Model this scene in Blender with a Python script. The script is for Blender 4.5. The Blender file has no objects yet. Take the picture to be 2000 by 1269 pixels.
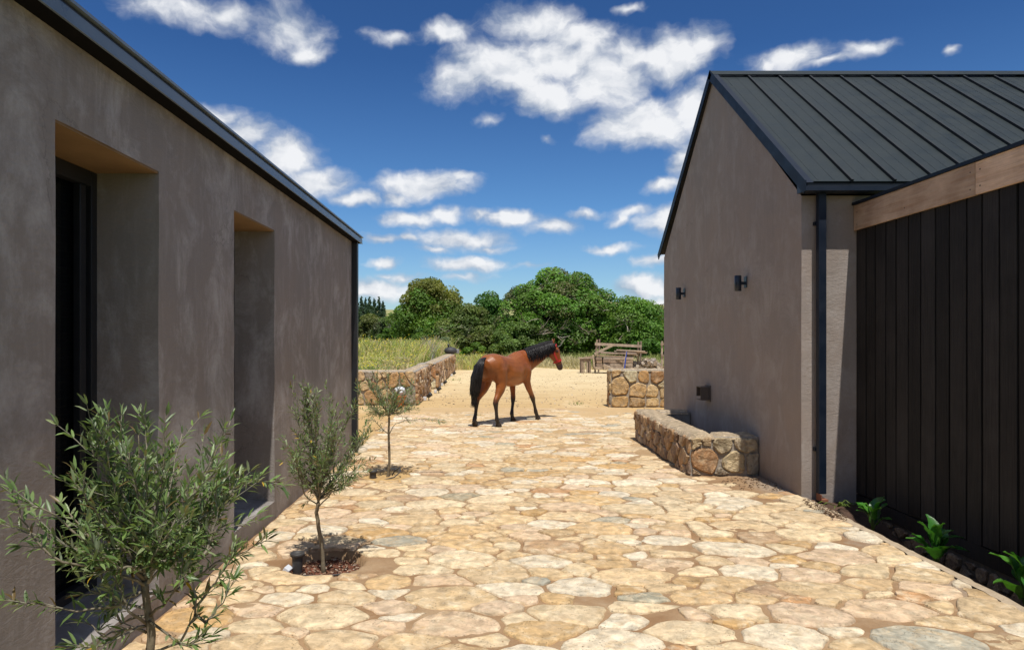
import bpy, math, random
import numpy as np
from mathutils import Vector, Matrix

S = bpy.context.scene
COL = S.collection
F = 1333.0
HC = 1.70

# ------------------------------------------------------------------ camera
cam_d = bpy.data.cameras.new('camera')
cam = bpy.data.objects.new('camera', cam_d)
COL.objects.link(cam)
cam.location = (0, 0, HC)
cam.rotation_euler = (math.radians(90), 0, 0)
cam_d.sensor_width = 36
cam_d.lens = 36 * F / 2000
cam_d.shift_x = 50 / 2000
cam_d.shift_y = 25.5 / 2000
cam_d.clip_start = 0.05
cam_d.clip_end = 5000
S.camera = cam

# ------------------------------------------------------------------ view
S.view_settings.view_transform = 'Standard'
S.view_settings.look = 'None'
S.view_settings.exposure = 0.18
S.view_settings.gamma = 1
S.render.resolution_x = 1024
S.render.resolution_y = 649
S.cycles.max_bounces = 7
S.cycles.diffuse_bounces = 4
S.cycles.glossy_bounces = 3
S.cycles.transmission_bounces = 4
S.cycles.transparent_max_bounces = 6
S.cycles.caustics_reflective = False
S.cycles.caustics_refractive = False
S.cycles.use_denoising = True

# ------------------------------------------------------------------ sun
SUN = Vector((0.062, -0.42, 1.0)).normalized()
sd = bpy.data.lights.new('sun', 'SUN')
sd.energy = 4.2
sd.angle = math.radians(0.5)
sd.color = (1.0, 0.955, 0.88)
so = bpy.data.objects.new('sun', sd)
COL.objects.link(so)
so.location = (3, -10, 30)
so.rotation_euler = (-SUN).to_track_quat('-Z', 'Y').to_euler()

# ------------------------------------------------------------------ node helper
class NT:
    def __init__(s, tree):
        s.t = tree
        s.n = tree.nodes
        s.n.clear()
    def add(s, typ, **kw):
        nd = s.n.new(typ)
        for k, v in kw.items():
            setattr(nd, k, v)
        return nd
    def link(s, a, b):
        s.t.links.new(a, b)
    def put(s, sock, v):
        if hasattr(v, 'is_output') or hasattr(v, 'links'):
            s.link(v, sock)
        else:
            sock.default_value = v
    def math(s, op, a, b=0.0, c=0.0, clamp=False):
        nd = s.add('ShaderNodeMath', operation=op)
        nd.use_clamp = clamp
        s.put(nd.inputs[0], a); s.put(nd.inputs[1], b); s.put(nd.inputs[2], c)
        return nd.outputs[0]
    def vmath(s, op, a, b=(0, 0, 0), sc=1.0):
        nd = s.add('ShaderNodeVectorMath', operation=op)
        s.put(nd.inputs[0], a); s.put(nd.inputs[1], b)
        if op == 'SCALE':
            s.put(nd.inputs[3], sc)
        return nd.outputs['Value'] if op in ('LENGTH', 'DOT_PRODUCT', 'DISTANCE') else nd.outputs[0]
    def noise(s, vec, scale, detail=4, rough=0.55, dist=0.0):
        nd = s.add('ShaderNodeTexNoise')
        if vec is not None: s.link(vec, nd.inputs['Vector'])
        nd.inputs['Scale'].default_value = scale
        nd.inputs['Detail'].default_value = detail
        nd.inputs['Roughness'].default_value = rough
        nd.inputs['Distortion'].default_value = dist
        return nd
    def maprange(s, v, a, b, c=0.0, d=1.0, smooth=False):
        nd = s.add('ShaderNodeMapRange')
        nd.interpolation_type = 'SMOOTHSTEP' if smooth else 'LINEAR'
        s.put(nd.inputs[0], v)
        for i, x in enumerate((a, b, c, d)):
            s.put(nd.inputs[i + 1], x)
        return nd.outputs[0]
    def mix(s, f, a, b, mode='MIX'):
        nd = s.add('ShaderNodeMix', data_type='RGBA', blend_type=mode)
        s.put(nd.inputs[0], f)
        for sock, v in ((nd.inputs[6], a), (nd.inputs[7], b)):
            if isinstance(v, (tuple, list)): v = tuple(v) + (1,) if len(v) == 3 else v
            s.put(sock, v)
        return nd.outputs[2]
    def scale(s, vec, sc):
        return s.vmath('MULTIPLY', vec, sc)

# ------------------------------------------------------------------ world
W = bpy.data.worlds.new('World')
S.world = W
W.use_nodes = True
w = NT(W.node_tree)
out = w.add('ShaderNodeOutputWorld')
bg = w.add('ShaderNodeBackground')
bg.inputs[1].default_value = 0.1
w.link(bg.outputs[0], out.inputs[0])
sky = w.add('ShaderNodeTexSky')
sky.sky_type = 'NISHITA'
sky.sun_disc = False
sky.sun_elevation = math.asin(SUN.z)
sky.sun_rotation = math.atan2(SUN.x, SUN.y)
sky.altitude = 200
sky.air_density = 1.0
sky.dust_density = 0.6
sky.ozone_density = 2.2
tc = w.add('ShaderNodeTexCoord')
dirv = w.vmath('NORMALIZE', tc.outputs['Generated'])
sx = w.add('ShaderNodeSeparateXYZ'); w.link(dirv, sx.inputs[0])
az = w.math('ARCTAN2', sx.outputs[0], sx.outputs[1])
el = w.math('ARCSINE', sx.outputs[2])
# deep polarised blue aloft, paler towards the horizon
rp = w.add('ShaderNodeValToRGB')
w.link(w.maprange(el, 0.0, 1.24), rp.inputs[0])
cr = rp.color_ramp
cr.elements[0].position = 0.0; cr.elements[0].color = (0.80, 0.98, 1.12, 1)
cr.elements[1].position = 1.0; cr.elements[1].color = (0.72, 0.80, 0.90, 1)
e = cr.elements.new(0.48); e.color = (0.23, 0.43, 0.70, 1)
e = cr.elements.new(0.15); e.color = (0.44, 0.72, 1.0, 1)
e = cr.elements.new(0.31); e.color = (0.25, 0.48, 0.78, 1)
skyc = w.mix(1.0, sky.outputs[0], rp.outputs[0], 'MULTIPLY')
# clouds
P = w.add('ShaderNodeCombineXYZ')
w.link(az, P.inputs[0]); w.link(el, P.inputs[1])
wn = w.noise(P.outputs[0], 11.0, 4, 0.6)
wv = w.vmath('SCALE', w.vmath('SUBTRACT', wn.outputs['Color'], (0.5, 0.5, 0.5)), sc=0.075)
wvf = w.vmath('MULTIPLY', wv, (1.0, 0.6, 0))
PW = w.vmath('ADD', P.outputs[0], wvf)
CL = [  # centre x, y, radii in photo pixels, strength
 (1100,112,140,62,1.0),(980,140,135,62,1.0),(1170,150,100,72,1.0),(1050,45,110,42,.8),(1130,75,90,45,.95),
 (905,160,70,50,.85),(1080,190,105,42,.9),(865,62,70,24,.72),(765,68,50,22,.6),(955,235,30,14,.5),
 (1320,110,95,58,1.0),(1385,80,50,40,.8),(1225,100,60,40,.8),(1265,235,115,58,1.0),(1350,205,75,55,.95),(1190,250,55,36,.8),
 (1345,320,45,50,.9),(1290,368,62,20,.9),(1240,412,48,18,.8),(1300,435,70,32,1.0),(1220,425,30,20,.7),
 (1200,485,62,12,.75),(1148,415,42,9,.5),(1285,512,48,15,.85),(1270,560,70,26,.95),(1290,590,80,20,.9),
 (480,262,72,38,.85),(555,305,82,46,1.0),(615,352,80,36,.95),(690,385,48,17,.85),(430,225,60,26,.7),(520,360,60,30,.8),
 (560,62,78,46,.72),(590,95,45,28,.66),(360,14,130,36,.68),(440,30,80,26,.6),(300,5,80,24,.5),
 (835,362,100,32,.9),(775,385,40,16,.7),(900,350,30,16,.7),(800,427,70,18,.85),(865,420,50,18,.85),
 (940,420,40,13,.7),(1000,425,70,19,.9),(1070,440,62,18,.75),(905,470,108,24,.9),(850,490,48,10,.7),(960,485,50,12,.7),
 (910,520,95,20,.95),(745,470,40,12,.72),(790,468,22,9,.6),(748,516,30,11,.9),(760,540,30,9,.6),(735,566,120,24,.95),(790,545,60,14,.7),(900,545,60,9,.5),
 (1545,112,90,28,.72),(1500,128,45,20,.6),(1690,98,62,16,.62),(1845,108,24,11,.66),(1610,125,60,12,.5),(1225,15,40,13,.6),(1070,270,22,9,.5),(1040,520,60,9,.4)]
Fm = None
def azel(px, py):
    x = (px - 950) / F; z = (660 - py) / F
    return math.atan2(x, 1), math.atan2(z, math.hypot(x, 1))
field = None; vert = None
for (cx, cy, rx, ry, st) in CL:
    a0, e0 = azel(cx, cy)
    a1, _ = azel(cx + rx, cy); _, e1 = azel(cx, cy - ry)
    k = 1.22
    q = w.vmath('SUBTRACT', PW, (a0, e0, 0))
    q = w.vmath('MULTIPLY', q, (1 / ((a1 - a0) * k), 1 / ((e1 - e0) * k), 0))
    r = w.vmath('LENGTH', q)
    v = w.math('MULTIPLY_ADD', r, -st, st)
    field = v if field is None else w.math('SMOOTH_MAX', field, v, 0.12)
# general fair-weather cloud elsewhere in the sky
cu = w.add('ShaderNodeMapping'); w.link(dirv, cu.inputs[0]); cu.inputs['Scale'].default_value = (1, 1, 2.4)
gn = w.noise(cu.outputs[0], 2.6, 3, 0.5)
gmask = w.maprange(w.math('ABSOLUTE', az), 0.62, 0.95, 0, 1, True)
gel = w.maprange(el, 0.5, 0.62, 0, 1, True)
gmask = w.math('MAXIMUM', gmask, gel)
gfield = w.math('MULTIPLY', w.maprange(gn.outputs[0], 0.46, 0.68, -0.3, 1.0), gmask)
gfield = w.math('ADD', gfield, w.math('MULTIPLY_ADD', gmask, 1.0, -1.0))
field = w.math('MAXIMUM', field, gfield)
pm = w.add('ShaderNodeMapping'); w.link(PW, pm.inputs[0]); pm.inputs['Scale'].default_value = (1, 1.5, 1)
n1 = w.noise(pm.outputs[0], 11, 9, 0.58)
n2 = w.noise(w.vmath('ADD', pm.outputs[0], (0.006, 0.024, 0)), 11, 4, 0.5)
dens = w.math('ADD', field, w.math('MULTIPLY_ADD', n1.outputs[0], 1.30, -0.62))
alpha = w.maprange(dens, 0.02, 0.70, 0, 1, True)
shade = w.math('MULTIPLY', w.math('SUBTRACT', n1.outputs[0], n2.outputs[0]), 2.6)
thick = w.maprange(dens, 0.25, 0.85, 0.0, 1.0, True)
lit = w.math('ADD', w.math('MULTIPLY_ADD', thick, 0.55, 0.36), shade, clamp=True)
ccol = w.mix(lit, (3.3, 3.9, 4.9), (8.0, 8.1, 8.3))
# clouds low down sit behind more air
alpha = w.math('MULTIPLY', alpha, w.maprange(el, -0.01, 0.05, 0.55, 0.97))
final = w.mix(alpha, skyc, ccol)
w.link(final, bg.inputs[0])
W.cycles.sampling_method = 'MANUAL'
W.cycles.sample_map_resolution = 1024

# ------------------------------------------------------------------ materials
def newmat(name):
    m = bpy.data.materials.new(name); m.use_nodes = True
    t = NT(m.node_tree)
    o = t.add('ShaderNodeOutputMaterial'); b = t.add('ShaderNodeBsdfPrincipled')
    t.link(b.outputs[0], o.inputs[0])
    return m, t, b
def objco(t):
    return t.add('ShaderNodeTexCoord').outputs['Object']
def bump(t, b, h, strength=0.4, dist=0.01, prev=None):
    nd = t.add('ShaderNodeBump'); nd.inputs['Strength'].default_value = strength
    nd.inputs['Distance'].default_value = dist
    t.link(h, nd.inputs['Height'])
    if prev is not None: t.link(prev, nd.inputs['Normal'])
    t.link(nd.outputs[0], b.inputs['Normal'])
    return nd.outputs[0]

def m_plaster(name, base, warm, pale):
    m, t, b = newmat(name); co = objco(t)
    big = t.noise(co, 1.1, 5, 0.6, 0.6)
    st = t.noise(t.scale(co, (5, 5, 1.1)), 1.7, 9, 0.72, 0.5)
    st2 = t.noise(t.scale(co, (26, 26, 0.9)), 1.2, 4, 0.6)
    blot = t.noise(t.scale(co, (1.1, 1.1, .8)), 1.9, 11, 0.72, 0.45)
    fine = t.noise(co, 60, 4, 0.6)
    c = t.mix(t.maprange(big.outputs[0], 0.35, 0.65), base, warm)
    c = t.mix(t.math('MULTIPLY', t.maprange(st.outputs[0], 0.50, 0.76), 0.40), c, pale)
    c = t.mix(t.math('MULTIPLY', t.maprange(blot.outputs[0], 0.48, 0.66), 0.9), c, pale)
    c = t.mix(t.math('MULTIPLY', t.maprange(st2.outputs[0], 0.5, 0.75), 0.18), c, tuple(x * 0.72 for x in base))
    c = t.mix(t.math('MULTIPLY', t.maprange(fine.outputs[0], 0.4, 0.7), 0.12), c, tuple(x * 0.6 for x in base))
    # damp and splash dirt near the foot of the wall
    sz = t.add('ShaderNodeSeparateXYZ'); t.link(co, sz.inputs[0])
    foot = t.math('ADD', sz.outputs[2], t.math('MULTIPLY_ADD', blot.outputs[0], 0.5, -0.2))
    c = t.mix(t.math('MULTIPLY', t.maprange(foot, 0.32, 0.02), 0.45), c, tuple(x * 0.62 for x in warm))
    # rain marks running down from the eaves
    dr = t.noise(t.scale(co, (7, 7, 0.5)), 1.0, 7, 0.7)
    top = t.maprange(sz.outputs[2], 1.9, 3.1)
    c = t.mix(t.math('MULTIPLY', t.math('MULTIPLY', t.maprange(dr.outputs[0], 0.5, 0.75), top), 0.22), c, tuple(x * 0.6 for x in base))
    # hairline cracks
    vo = t.add('ShaderNodeTexVoronoi', feature='DISTANCE_TO_EDGE'); vo.inputs['Scale'].default_value = 0.8
    t.link(t.vmath('ADD', co, t.vmath('SCALE', blot.outputs['Color'], sc=0.55)), vo.inputs['Vector'])
    ck = t.math('MULTIPLY', t.maprange(vo.outputs['Distance'], 0.0045, 0.0015), t.maprange(t.noise(t.vmath('ADD', co, (3, 8, 2)), 0.9, 3).outputs[0], 0.52, 0.60))
    c = t.mix(t.math('MULTIPLY', ck, 0.55), c, tuple(x * 0.45 for x in base))
    t.link(c, b.inputs['Base Color']); b.inputs['Roughness'].default_value = 0.85
    trow = t.noise(t.scale(co, (3, 3, 7)), 5, 6, 0.65, 0.8)
    n = bump(t, b, trow.outputs[0], 0.5, 0.012)
    bump(t, b, fine.outputs[0], 0.35, 0.003, n)
    return m
M = {}
M['plaster'] = m_plaster('grey_brown_plaster', (0.238, 0.216, 0.203), (0.270, 0.232, 0.208), (0.45, 0.425, 0.415))
M['plaster_r'] = m_plaster('taupe_plaster', (0.285, 0.245, 0.220), (0.315, 0.256, 0.218), (0.385, 0.340, 0.312))

def m_soffit():  # warm bounce light on the recess ceilings is painted into this colour
    m, t, b = newmat('bounce_warm_soffit'); co = objco(t)
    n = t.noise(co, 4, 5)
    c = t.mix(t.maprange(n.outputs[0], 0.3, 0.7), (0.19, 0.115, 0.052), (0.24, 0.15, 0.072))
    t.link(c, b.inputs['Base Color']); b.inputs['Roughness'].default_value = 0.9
    bump(t, b, t.noise(co, 60, 4).outputs[0], 0.3, 0.004)
    return m
M['soffit'] = m_soffit()

def m_attr(name, rough=0.8, nscale=12.0, var=0.35, bs=0.5, bd=0.006, pits=False, dust=None, spec=0.3, flip=None, transl=0.0, mott=None):
    """base colour from the 'col' attribute, broken up by noise"""
    m, t, b = newmat(name); co = objco(t)
    if mott: co = t.add('ShaderNodeNewGeometry').outputs['Position']
    at = t.add('ShaderNodeAttribute'); at.attribute_name = 'col'
    c = at.outputs['Color']
    n = t.noise(co, nscale, 7, 0.62, 0.5)
    if mott:
        k = mott[0]
        q1 = t.noise(co, k, 8, 0.68, 1.2); q2 = t.noise(t.vmath('ADD', co, (7, 3, 1)), k * 1.7, 8, 0.7, 0.8); q3 = t.noise(t.vmath('ADD', co, (1, 9, 4)), k * .7, 6, 0.65, 1.5)
        c = t.mix(t.math('MULTIPLY', t.maprange(q1.outputs[0], 0.50, 0.66), mott[4]), c, mott[1])
        c = t.mix(t.math('MULTIPLY', t.maprange(q2.outputs[0], 0.53, 0.68), mott[5]), c, mott[2])
        c = t.mix(t.math('MULTIPLY', t.maprange(q3.outputs[0], 0.55, 0.70), mott[6]), c, mott[3])
    n2 = t.noise(co, nscale * 4.5, 5, 0.6)
    lo = t.maprange(n.outputs[0], 0.3, 0.72, 1 - var, 1 + var)
    v = t.add('ShaderNodeCombineColor')
    for i in range(3): t.link(lo, v.inputs[i])
    c = t.mix(1.0, c, v.outputs[0], 'MULTIPLY')
    if dust:
        c = t.mix(t.math('MULTIPLY', t.maprange(t.noise(co, nscale * 0.55, 6, 0.66, 0.8).outputs[0], 0.50, 0.70), 0.6), c, dust)
    h = t.math('ADD', n.outputs[0], t.math('MULTIPLY', n2.outputs[0], 0.5))
    if pits:
        vo = t.add('ShaderNodeTexVoronoi'); vo.inputs['Scale'].default_value = 55
        t.link(t.vmath('ADD', co, t.vmath('SCALE', n2.outputs['Color'], sc=0.02)), vo.inputs['Vector'])
        pit = t.maprange(vo.outputs['Distance'], 0.10, 0.24)
        gate = t.maprange(t.noise(co, 7, 3).outputs[0], 0.48, 0.6)
        pit = t.math('MAXIMUM', pit, t.math('SUBTRACT', 1.0, gate))
        pitc = t.math('MULTIPLY_ADD', pit, 0.45, 0.55)
        v2 = t.add('ShaderNodeCombineColor')
        for i in range(3): t.link(pitc, v2.inputs[i])
        c = t.mix(1.0, c, v2.outputs[0], 'MULTIPLY')
        h = t.math('ADD', h, t.math('MULTIPLY', pit, 0.4))
    t.link(c, b.inputs['Base Color']); b.inputs['Roughness'].default_value = rough
    b.inputs['Specular IOR Level'].default_value = spec
    if bs: bump(t, b, h, bs, bd)
    if transl:
        o = [x for x in t.n if x.type == 'OUTPUT_MATERIAL'][0]
        tr = t.add('ShaderNodeBsdfTranslucent')
        t.link(t.mix(1.0, c, (1.25, 1.35, 0.55), 'MULTIPLY'), tr.inputs[0])
        if flip:
            g = t.add('ShaderNodeNewGeometry')
            t.link(t.mix(g.outputs['Backfacing'], c, t.mix(0.75, c, flip)), b.inputs['Base Color'])
        ms = t.add('ShaderNodeMixShader'); ms.inputs[0].default_value = transl
        t.link(b.outputs[0], ms.inputs[1]); t.link(tr.outputs[0], ms.inputs[2]); t.link(ms.outputs[0], o.inputs[0])
    return m
M['flag'] = m_attr('sandstone_flag', 0.85, 12, 0.42, 1.0, 0.014, pits=True, dust=(0.50, 0.37, 0.23), spec=0.2, mott=(5.0, (.70, .58, .40), (.56, .37, .17), (.46, .33, .19), .75, .55, .6))
M['stone'] = m_attr('rough_wall_stone', 0.88, 13, 0.50, 1.0, 0.035, pits=True, dust=(0.36, 0.27, 0.18), spec=0.2, mott=(6.0, (.54, .43, .28), (.27, .17, .09), (.40, .35, .29), .55, .6, .5))
M['leaf'] = m_attr('olive_leaf', 0.42, 30, 0.15, 0, 0, spec=0.5, flip=(0.30, 0.34, 0.22), transl=0.28)
M['foliage'] = m_attr('tree_foliage', 0.55, 0.9, 0.25, 0, 0, spec=0.35, transl=0.35)
M['weed'] = m_attr('weed_blades', 0.8, 2, 0.2, 0, 0, spec=0.1, transl=0.3)
M['broad'] = m_attr('glossy_broad_leaf', 0.3, 14, 0.25, 0.2, 0.004, spec=0.5, transl=0.25)
M['bark'] = m_attr('olive_bark', 0.9, 30, 0.4, 0.7, 0.004, spec=0.1)
M['timber'] = m_attr('weathered_timber', 0.85, 8, 0.35, 0.5, 0.01, spec=0.15)
M['mulch'] = m_attr('bark_mulch', 0.95, 20, 0.4, 0.4, 0.01, spec=0.1)

def m_mortar():
    m, t, b = newmat('sandy_mortar'); co = objco(t)
    a = t.noise(co, 1.6, 6, 0.62, 0.5); f = t.noise(co, 70, 5, 0.7); g = t.noise(co, 9, 6, 0.65)
    c = t.mix(t.maprange(a.outputs[0], 0.38, 0.64), (0.27, 0.160, 0.082), (0.37, 0.255, 0.150))
    c = t.mix(t.math('MULTIPLY', t.maprange(g.outputs[0], 0.52, 0.74), 0.5), c, (0.43, 0.325, 0.215))
    sp = t.add('ShaderNodeSeparateXYZ'); t.link(co, sp.inputs[0])
    far = t.maprange(sp.outputs[1], 8.0, 14.0)
    c = t.mix(far, c, t.mix(a.outputs[0], (0.45, 0.29, 0.13), (0.60, 0.44, 0.25)))
    # grey cement towards the right kerb
    ed = t.math('MULTIPLY', t.maprange(t.math('ADD', sp.outputs[0], t.math('MULTIPLY', g.outputs[0], 0.5)), 3.25, 3.55), t.maprange(sp.outputs[1], 9.0, 8.0))
    c = t.mix(t.math('MULTIPLY', ed, 0.9), c, (0.30, 0.245, 0.19))
    c = t.mix(t.math('MULTIPLY', t.maprange(f.outputs[0], 0.45, 0.7), 0.25), c, (0.15, 0.09, 0.05))
    t.link(c, b.inputs['Base Color']); b.inputs['Roughness'].default_value = 0.92
    b.inputs['Specular IOR Level'].default_value = 0.15
    n = bump(t, b, g.outputs[0], 0.5, 0.02); bump(t, b, f.outputs[0], 0.6, 0.005, n)
    return m
M['mortar'] = m_mortar()
def m_cement(name, a_, b_):
    m, t, b = newmat(name); co = objco(t)
    g = t.noise(co, 14, 7, 0.66); f = t.noise(co, 90, 4, 0.6)
    t.link(t.mix(t.maprange(g.outputs[0], 0.3, 0.7), a_, b_), b.inputs['Base Color'])
    b.inputs['Roughness'].default_value = 0.92
    n = bump(t, b, g.outputs[0], 0.8, 0.02); bump(t, b, f.outputs[0], 0.5, 0.004, n)
    return m
M['cement'] = m_cement('grey_cement_mortar', (0.25, 0.215, 0.175), (0.38, 0.335, 0.28))
M['kerb'] = m_cement('dusty_cement_kerb', (0.34, 0.255, 0.165), (0.50, 0.40, 0.28))
M['soil'] = m_cement('dark_soil', (0.045, 0.025, 0.015), (0.10, 0.055, 0.035))
M['basin'] = m_cement('dark_basin_lining', (0.045, 0.045, 0.045), (0.10, 0.095, 0.085))
def m_dirt():
    m, t, b = newmat('pale_dirt_road'); co = objco(t)
    a = t.noise(t.scale(co, (0.5, 0.16, 1)), 1.2, 7, 0.62, 0.6); g = t.noise(co, 1.3, 7, 0.68); f = t.noise(co, 16, 6, 0.7)
    sp = t.add('ShaderNodeSeparateXYZ'); t.link(co, sp.inputs[0])
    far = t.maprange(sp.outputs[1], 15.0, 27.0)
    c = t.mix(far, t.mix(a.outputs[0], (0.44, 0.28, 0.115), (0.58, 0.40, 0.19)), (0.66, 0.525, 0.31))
    c = t.mix(t.math('MULTIPLY', t.maprange(g.outputs[0], 0.52, 0.72), 0.5), c, (0.40, 0.255, 0.115))
    c = t.mix(t.math('MULTIPLY', t.maprange(a.outputs[0], 0.55, 0.72), 0.4), c, (0.72, 0.60, 0.40))
    rut = t.noise(t.scale(co, (0.35, 2.2, 1)), 1.0, 7, 0.68, 0.7)
    c = t.mix(t.math('MULTIPLY', t.maprange(rut.outputs[0], 0.52, 0.70), 0.55), c, (0.37, 0.225, 0.105))
    c = t.mix(t.math('MULTIPLY', t.maprange(f.outputs[0], 0.56, 0.70), 0.5), c, (0.22, 0.13, 0.06))
    t.link(c, b.inputs['Base Color']); b.inputs['Roughness'].default_value = 0.95
    b.inputs['Specular IOR Level'].default_value = 0.1
    n = bump(t, b, g.outputs[0], 0.5, 0.12); bump(t, b, f.outputs[0], 0.5, 0.02, n)
    return m
M['dirt'] = m_dirt()
def m_grass(name, a_, b_, c_, sc=0.05):
    m, t, b = newmat(name); co = objco(t)
    a = t.noise(co, sc, 8, 0.65); g = t.noise(co, sc * 9, 6, 0.7)
    c = t.mix(t.maprange(a.outputs[0], 0.35, 0.65), a_, b_)
    c = t.mix(t.maprange(g.outputs[0], 0.45, 0.7), c, c_)
    t.link(c, b.inputs['Base Color']); b.inputs['Roughness'].default_value = 0.95
    b.inputs['Specular IOR Level'].default_value = 0.05
    return m
M['grass'] = m_grass('meadow_ground', (0.13, 0.17, 0.045), (0.20, 0.22, 0.06), (0.10, 0.13, 0.035))
M['hillg'] = m_grass('dry_hill_grass', (0.26, 0.27, 0.11), (0.34, 0.31, 0.15), (0.20, 0.22, 0.08), 0.012)
M['field'] = m_grass('dry_field_soil', (0.24, 0.20, 0.07), (0.17, 0.19, 0.05), (0.30, 0.23, 0.11), 0.4)

def m_metal(name, col, rough=0.4, metal=0.0, streak=0.0, spec=0.5, blotch=0.6):
    m, t, b = newmat(name); co = objco(t)
    n = t.noise(co, 5, 5, 0.6)
    c = t.mix(t.math('MULTIPLY', t.maprange(n.outputs[0], 0.3, 0.8), blotch), col, tuple(x * 1.45 + 0.006 for x in col))
    if streak:
        s2 = t.noise(t.scale(co, (14, 1.2, 1.2)), 2.0, 5, 0.6)
        c = t.mix(t.math('MULTIPLY', t.maprange(s2.outputs[0], 0.5, 0.75), streak), c, tuple(x * 1.9 + 0.012 for x in col))
    t.link(c, b.inputs['Base Color'])
    t.link(t.maprange(n.outputs[0], 0.3, 0.7, rough * 0.85, rough * 1.2), b.inputs['Roughness'])
    b.inputs['Metallic'].default_value = metal
    b.inputs['Specular IOR Level'].default_value = spec
    return m
M['navy'] = m_metal('navy_coated_steel', (0.004, 0.009, 0.020), 0.5, 0, 0, 0.28)
M['gutter'] = m_metal('blue_grey_gutter', (0.13, 0.17, 0.225), 0.32)
M['black'] = m_metal('black_coated_steel', (0.012, 0.013, 0.016), 0.45)
M['matt'] = m_metal('matt_black_soffit', (0.006, 0.006, 0.007), 0.9, 0, 0, 0.05)
M['roof'] = m_metal('green_grey_roof_sheet', (0.0095, 0.0165, 0.019), 0.55, 0.0, 0.12, 0.34, 0.25)
M['seam'] = m_metal('dark_roof_seam', (0.006, 0.008, 0.009), 0.5)
M['lampm'] = m_metal('dark_lamp_metal', (0.012, 0.020, 0.035), 0.4)
M['spout'] = m_metal('dull_brown_metal', (0.11, 0.085, 0.068), 0.55, 0.3)
M['alu'] = m_metal('grey_fixture_metal', (0.25, 0.25, 0.25), 0.5, 0.5)
M['rub'] = m_metal('black_plastic', (0.04, 0.038, 0.037), 0.6)
M['white'] = m_metal('white_plastic', (0.55, 0.57, 0.60), 0.5)
M['terra'] = m_metal('terracotta', (0.42, 0.13, 0.05), 0.8)
M['blind'] = m_metal('dark_blind_slat', (0.035, 0.032, 0.030), 0.5)
M['rust'] = m_metal('rusty_steel', (0.20, 0.075, 0.04), 0.8)
M['bluep'] = m_metal('blue_paint', (0.03, 0.06, 0.30), 0.5)
M['red'] = m_metal('red_nylon_webbing', (0.42, 0.022, 0.018), 0.6)
M['hair'] = m_metal('black_horse_hair', (0.010, 0.008, 0.008), 0.42, 0, 0, 0.5)
def m_glass():
    m, t, b = newmat('dark_window_glass')
    b.inputs['Base Color'].default_value = (0.01, 0.011, 0.012, 1); b.inputs['Roughness'].default_value = 0.06
    o = [x for x in t.n if x.type == 'OUTPUT_MATERIAL'][0]
    tr = t.add('ShaderNodeBsdfTransparent'); tr.inputs[0].default_value = (0.55, 0.56, 0.56, 1)
    ms = t.add('ShaderNodeMixShader'); ms.inputs[0].default_value = 0.55
    t.link(b.outputs[0], ms.inputs[1]); t.link(tr.outputs[0], ms.inputs[2]); t.link(ms.outputs[0], o.inputs[0])
    return m
M['glass'] = m_glass()
def m_wood(name, a_, b_, axis, knots=True, bs=0.5):
    m, t, b = newmat(name); co = objco(t)
    oi = t.add('ShaderNodeObjectInfo')
    off = t.add('ShaderNodeCombineXYZ')
    r = t.math('MULTIPLY', oi.outputs['Random'], 37.0)
    for i in range(3): t.link(r, off.inputs[i])
    p = t.vmath('ADD', co, off.outputs[0])
    sc = [7, 7, 7]; sc[axis] = 0.55
    g = t.noise(t.scale(p, tuple(sc)), 3.0, 7, 0.6, 1.2)
    sc2 = [40, 40, 40]; sc2[axis] = 1.4
    f = t.noise(t.scale(p, tuple(sc2)), 2.2, 5, 0.65)
    big = t.noise(p, 1.6, 5, 0.6)
    c = t.mix(t.maprange(g.outputs[0], 0.32, 0.68), a_, b_)
    c = t.mix(t.math('MULTIPLY', t.maprange(f.outputs[0], 0.5, 0.75), 0.45), c, tuple(x * 0.5 for x in a_))
    c = t.mix(t.math('MULTIPLY', t.maprange(big.outputs[0], 0.45, 0.7), 0.5), c, tuple(x * 1.7 for x in b_))
    hv = t.maprange(oi.outputs['Random'], 0, 1, 0.62, 1.4)
    v = t.add('ShaderNodeCombineColor')
    for i in range(3): t.link(hv, v.inputs[i])
    c = t.mix(1.0, c, v.outputs[0], 'MULTIPLY')
    t.link(c, b.inputs['Base Color']); b.inputs['Roughness'].default_value = 0.75
    b.inputs['Specular IOR Level'].default_value = 0.25
    n = bump(t, b, g.outputs[0], bs, 0.008); bump(t, b, f.outputs[0], bs, 0.004, n)
    return m
M['board'] = m_wood('dark_stained_board', (0.0115, 0.0108, 0.011), (0.022, 0.0200, 0.0195), 2, bs=0.8)
M['cedar'] = m_wood('bare_cedar_plank', (0.37, 0.225, 0.135), (0.54, 0.40, 0.29), 1, bs=1.0)

def m_horse():
    m, t, b = newmat('bay_horse_coat'); co = objco(t)
    at = t.add('ShaderNodeAttribute'); at.attribute_name = 'col'
    n = t.noise(co, 5, 4, 0.5); f = t.noise(t.scale(co, (30, 30, 12)), 5, 4, 0.6)
    v = t.add('ShaderNodeCombineColor'); lo = t.maprange(n.outputs[0], 0.3, 0.7, 0.85, 1.18)
    for i in range(3): t.link(lo, v.inputs[i])
    t.link(t.mix(1.0, at.outputs['Color'], v.outputs[0], 'MULTIPLY'), b.inputs['Base Color'])
    b.inputs['Roughness'].default_value = 0.43; b.inputs['Specular IOR Level'].default_value = 0.45
    bump(t, b, f.outputs[0], 0.12, 0.004)
    return m
M['horse'] = m_horse()

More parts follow.
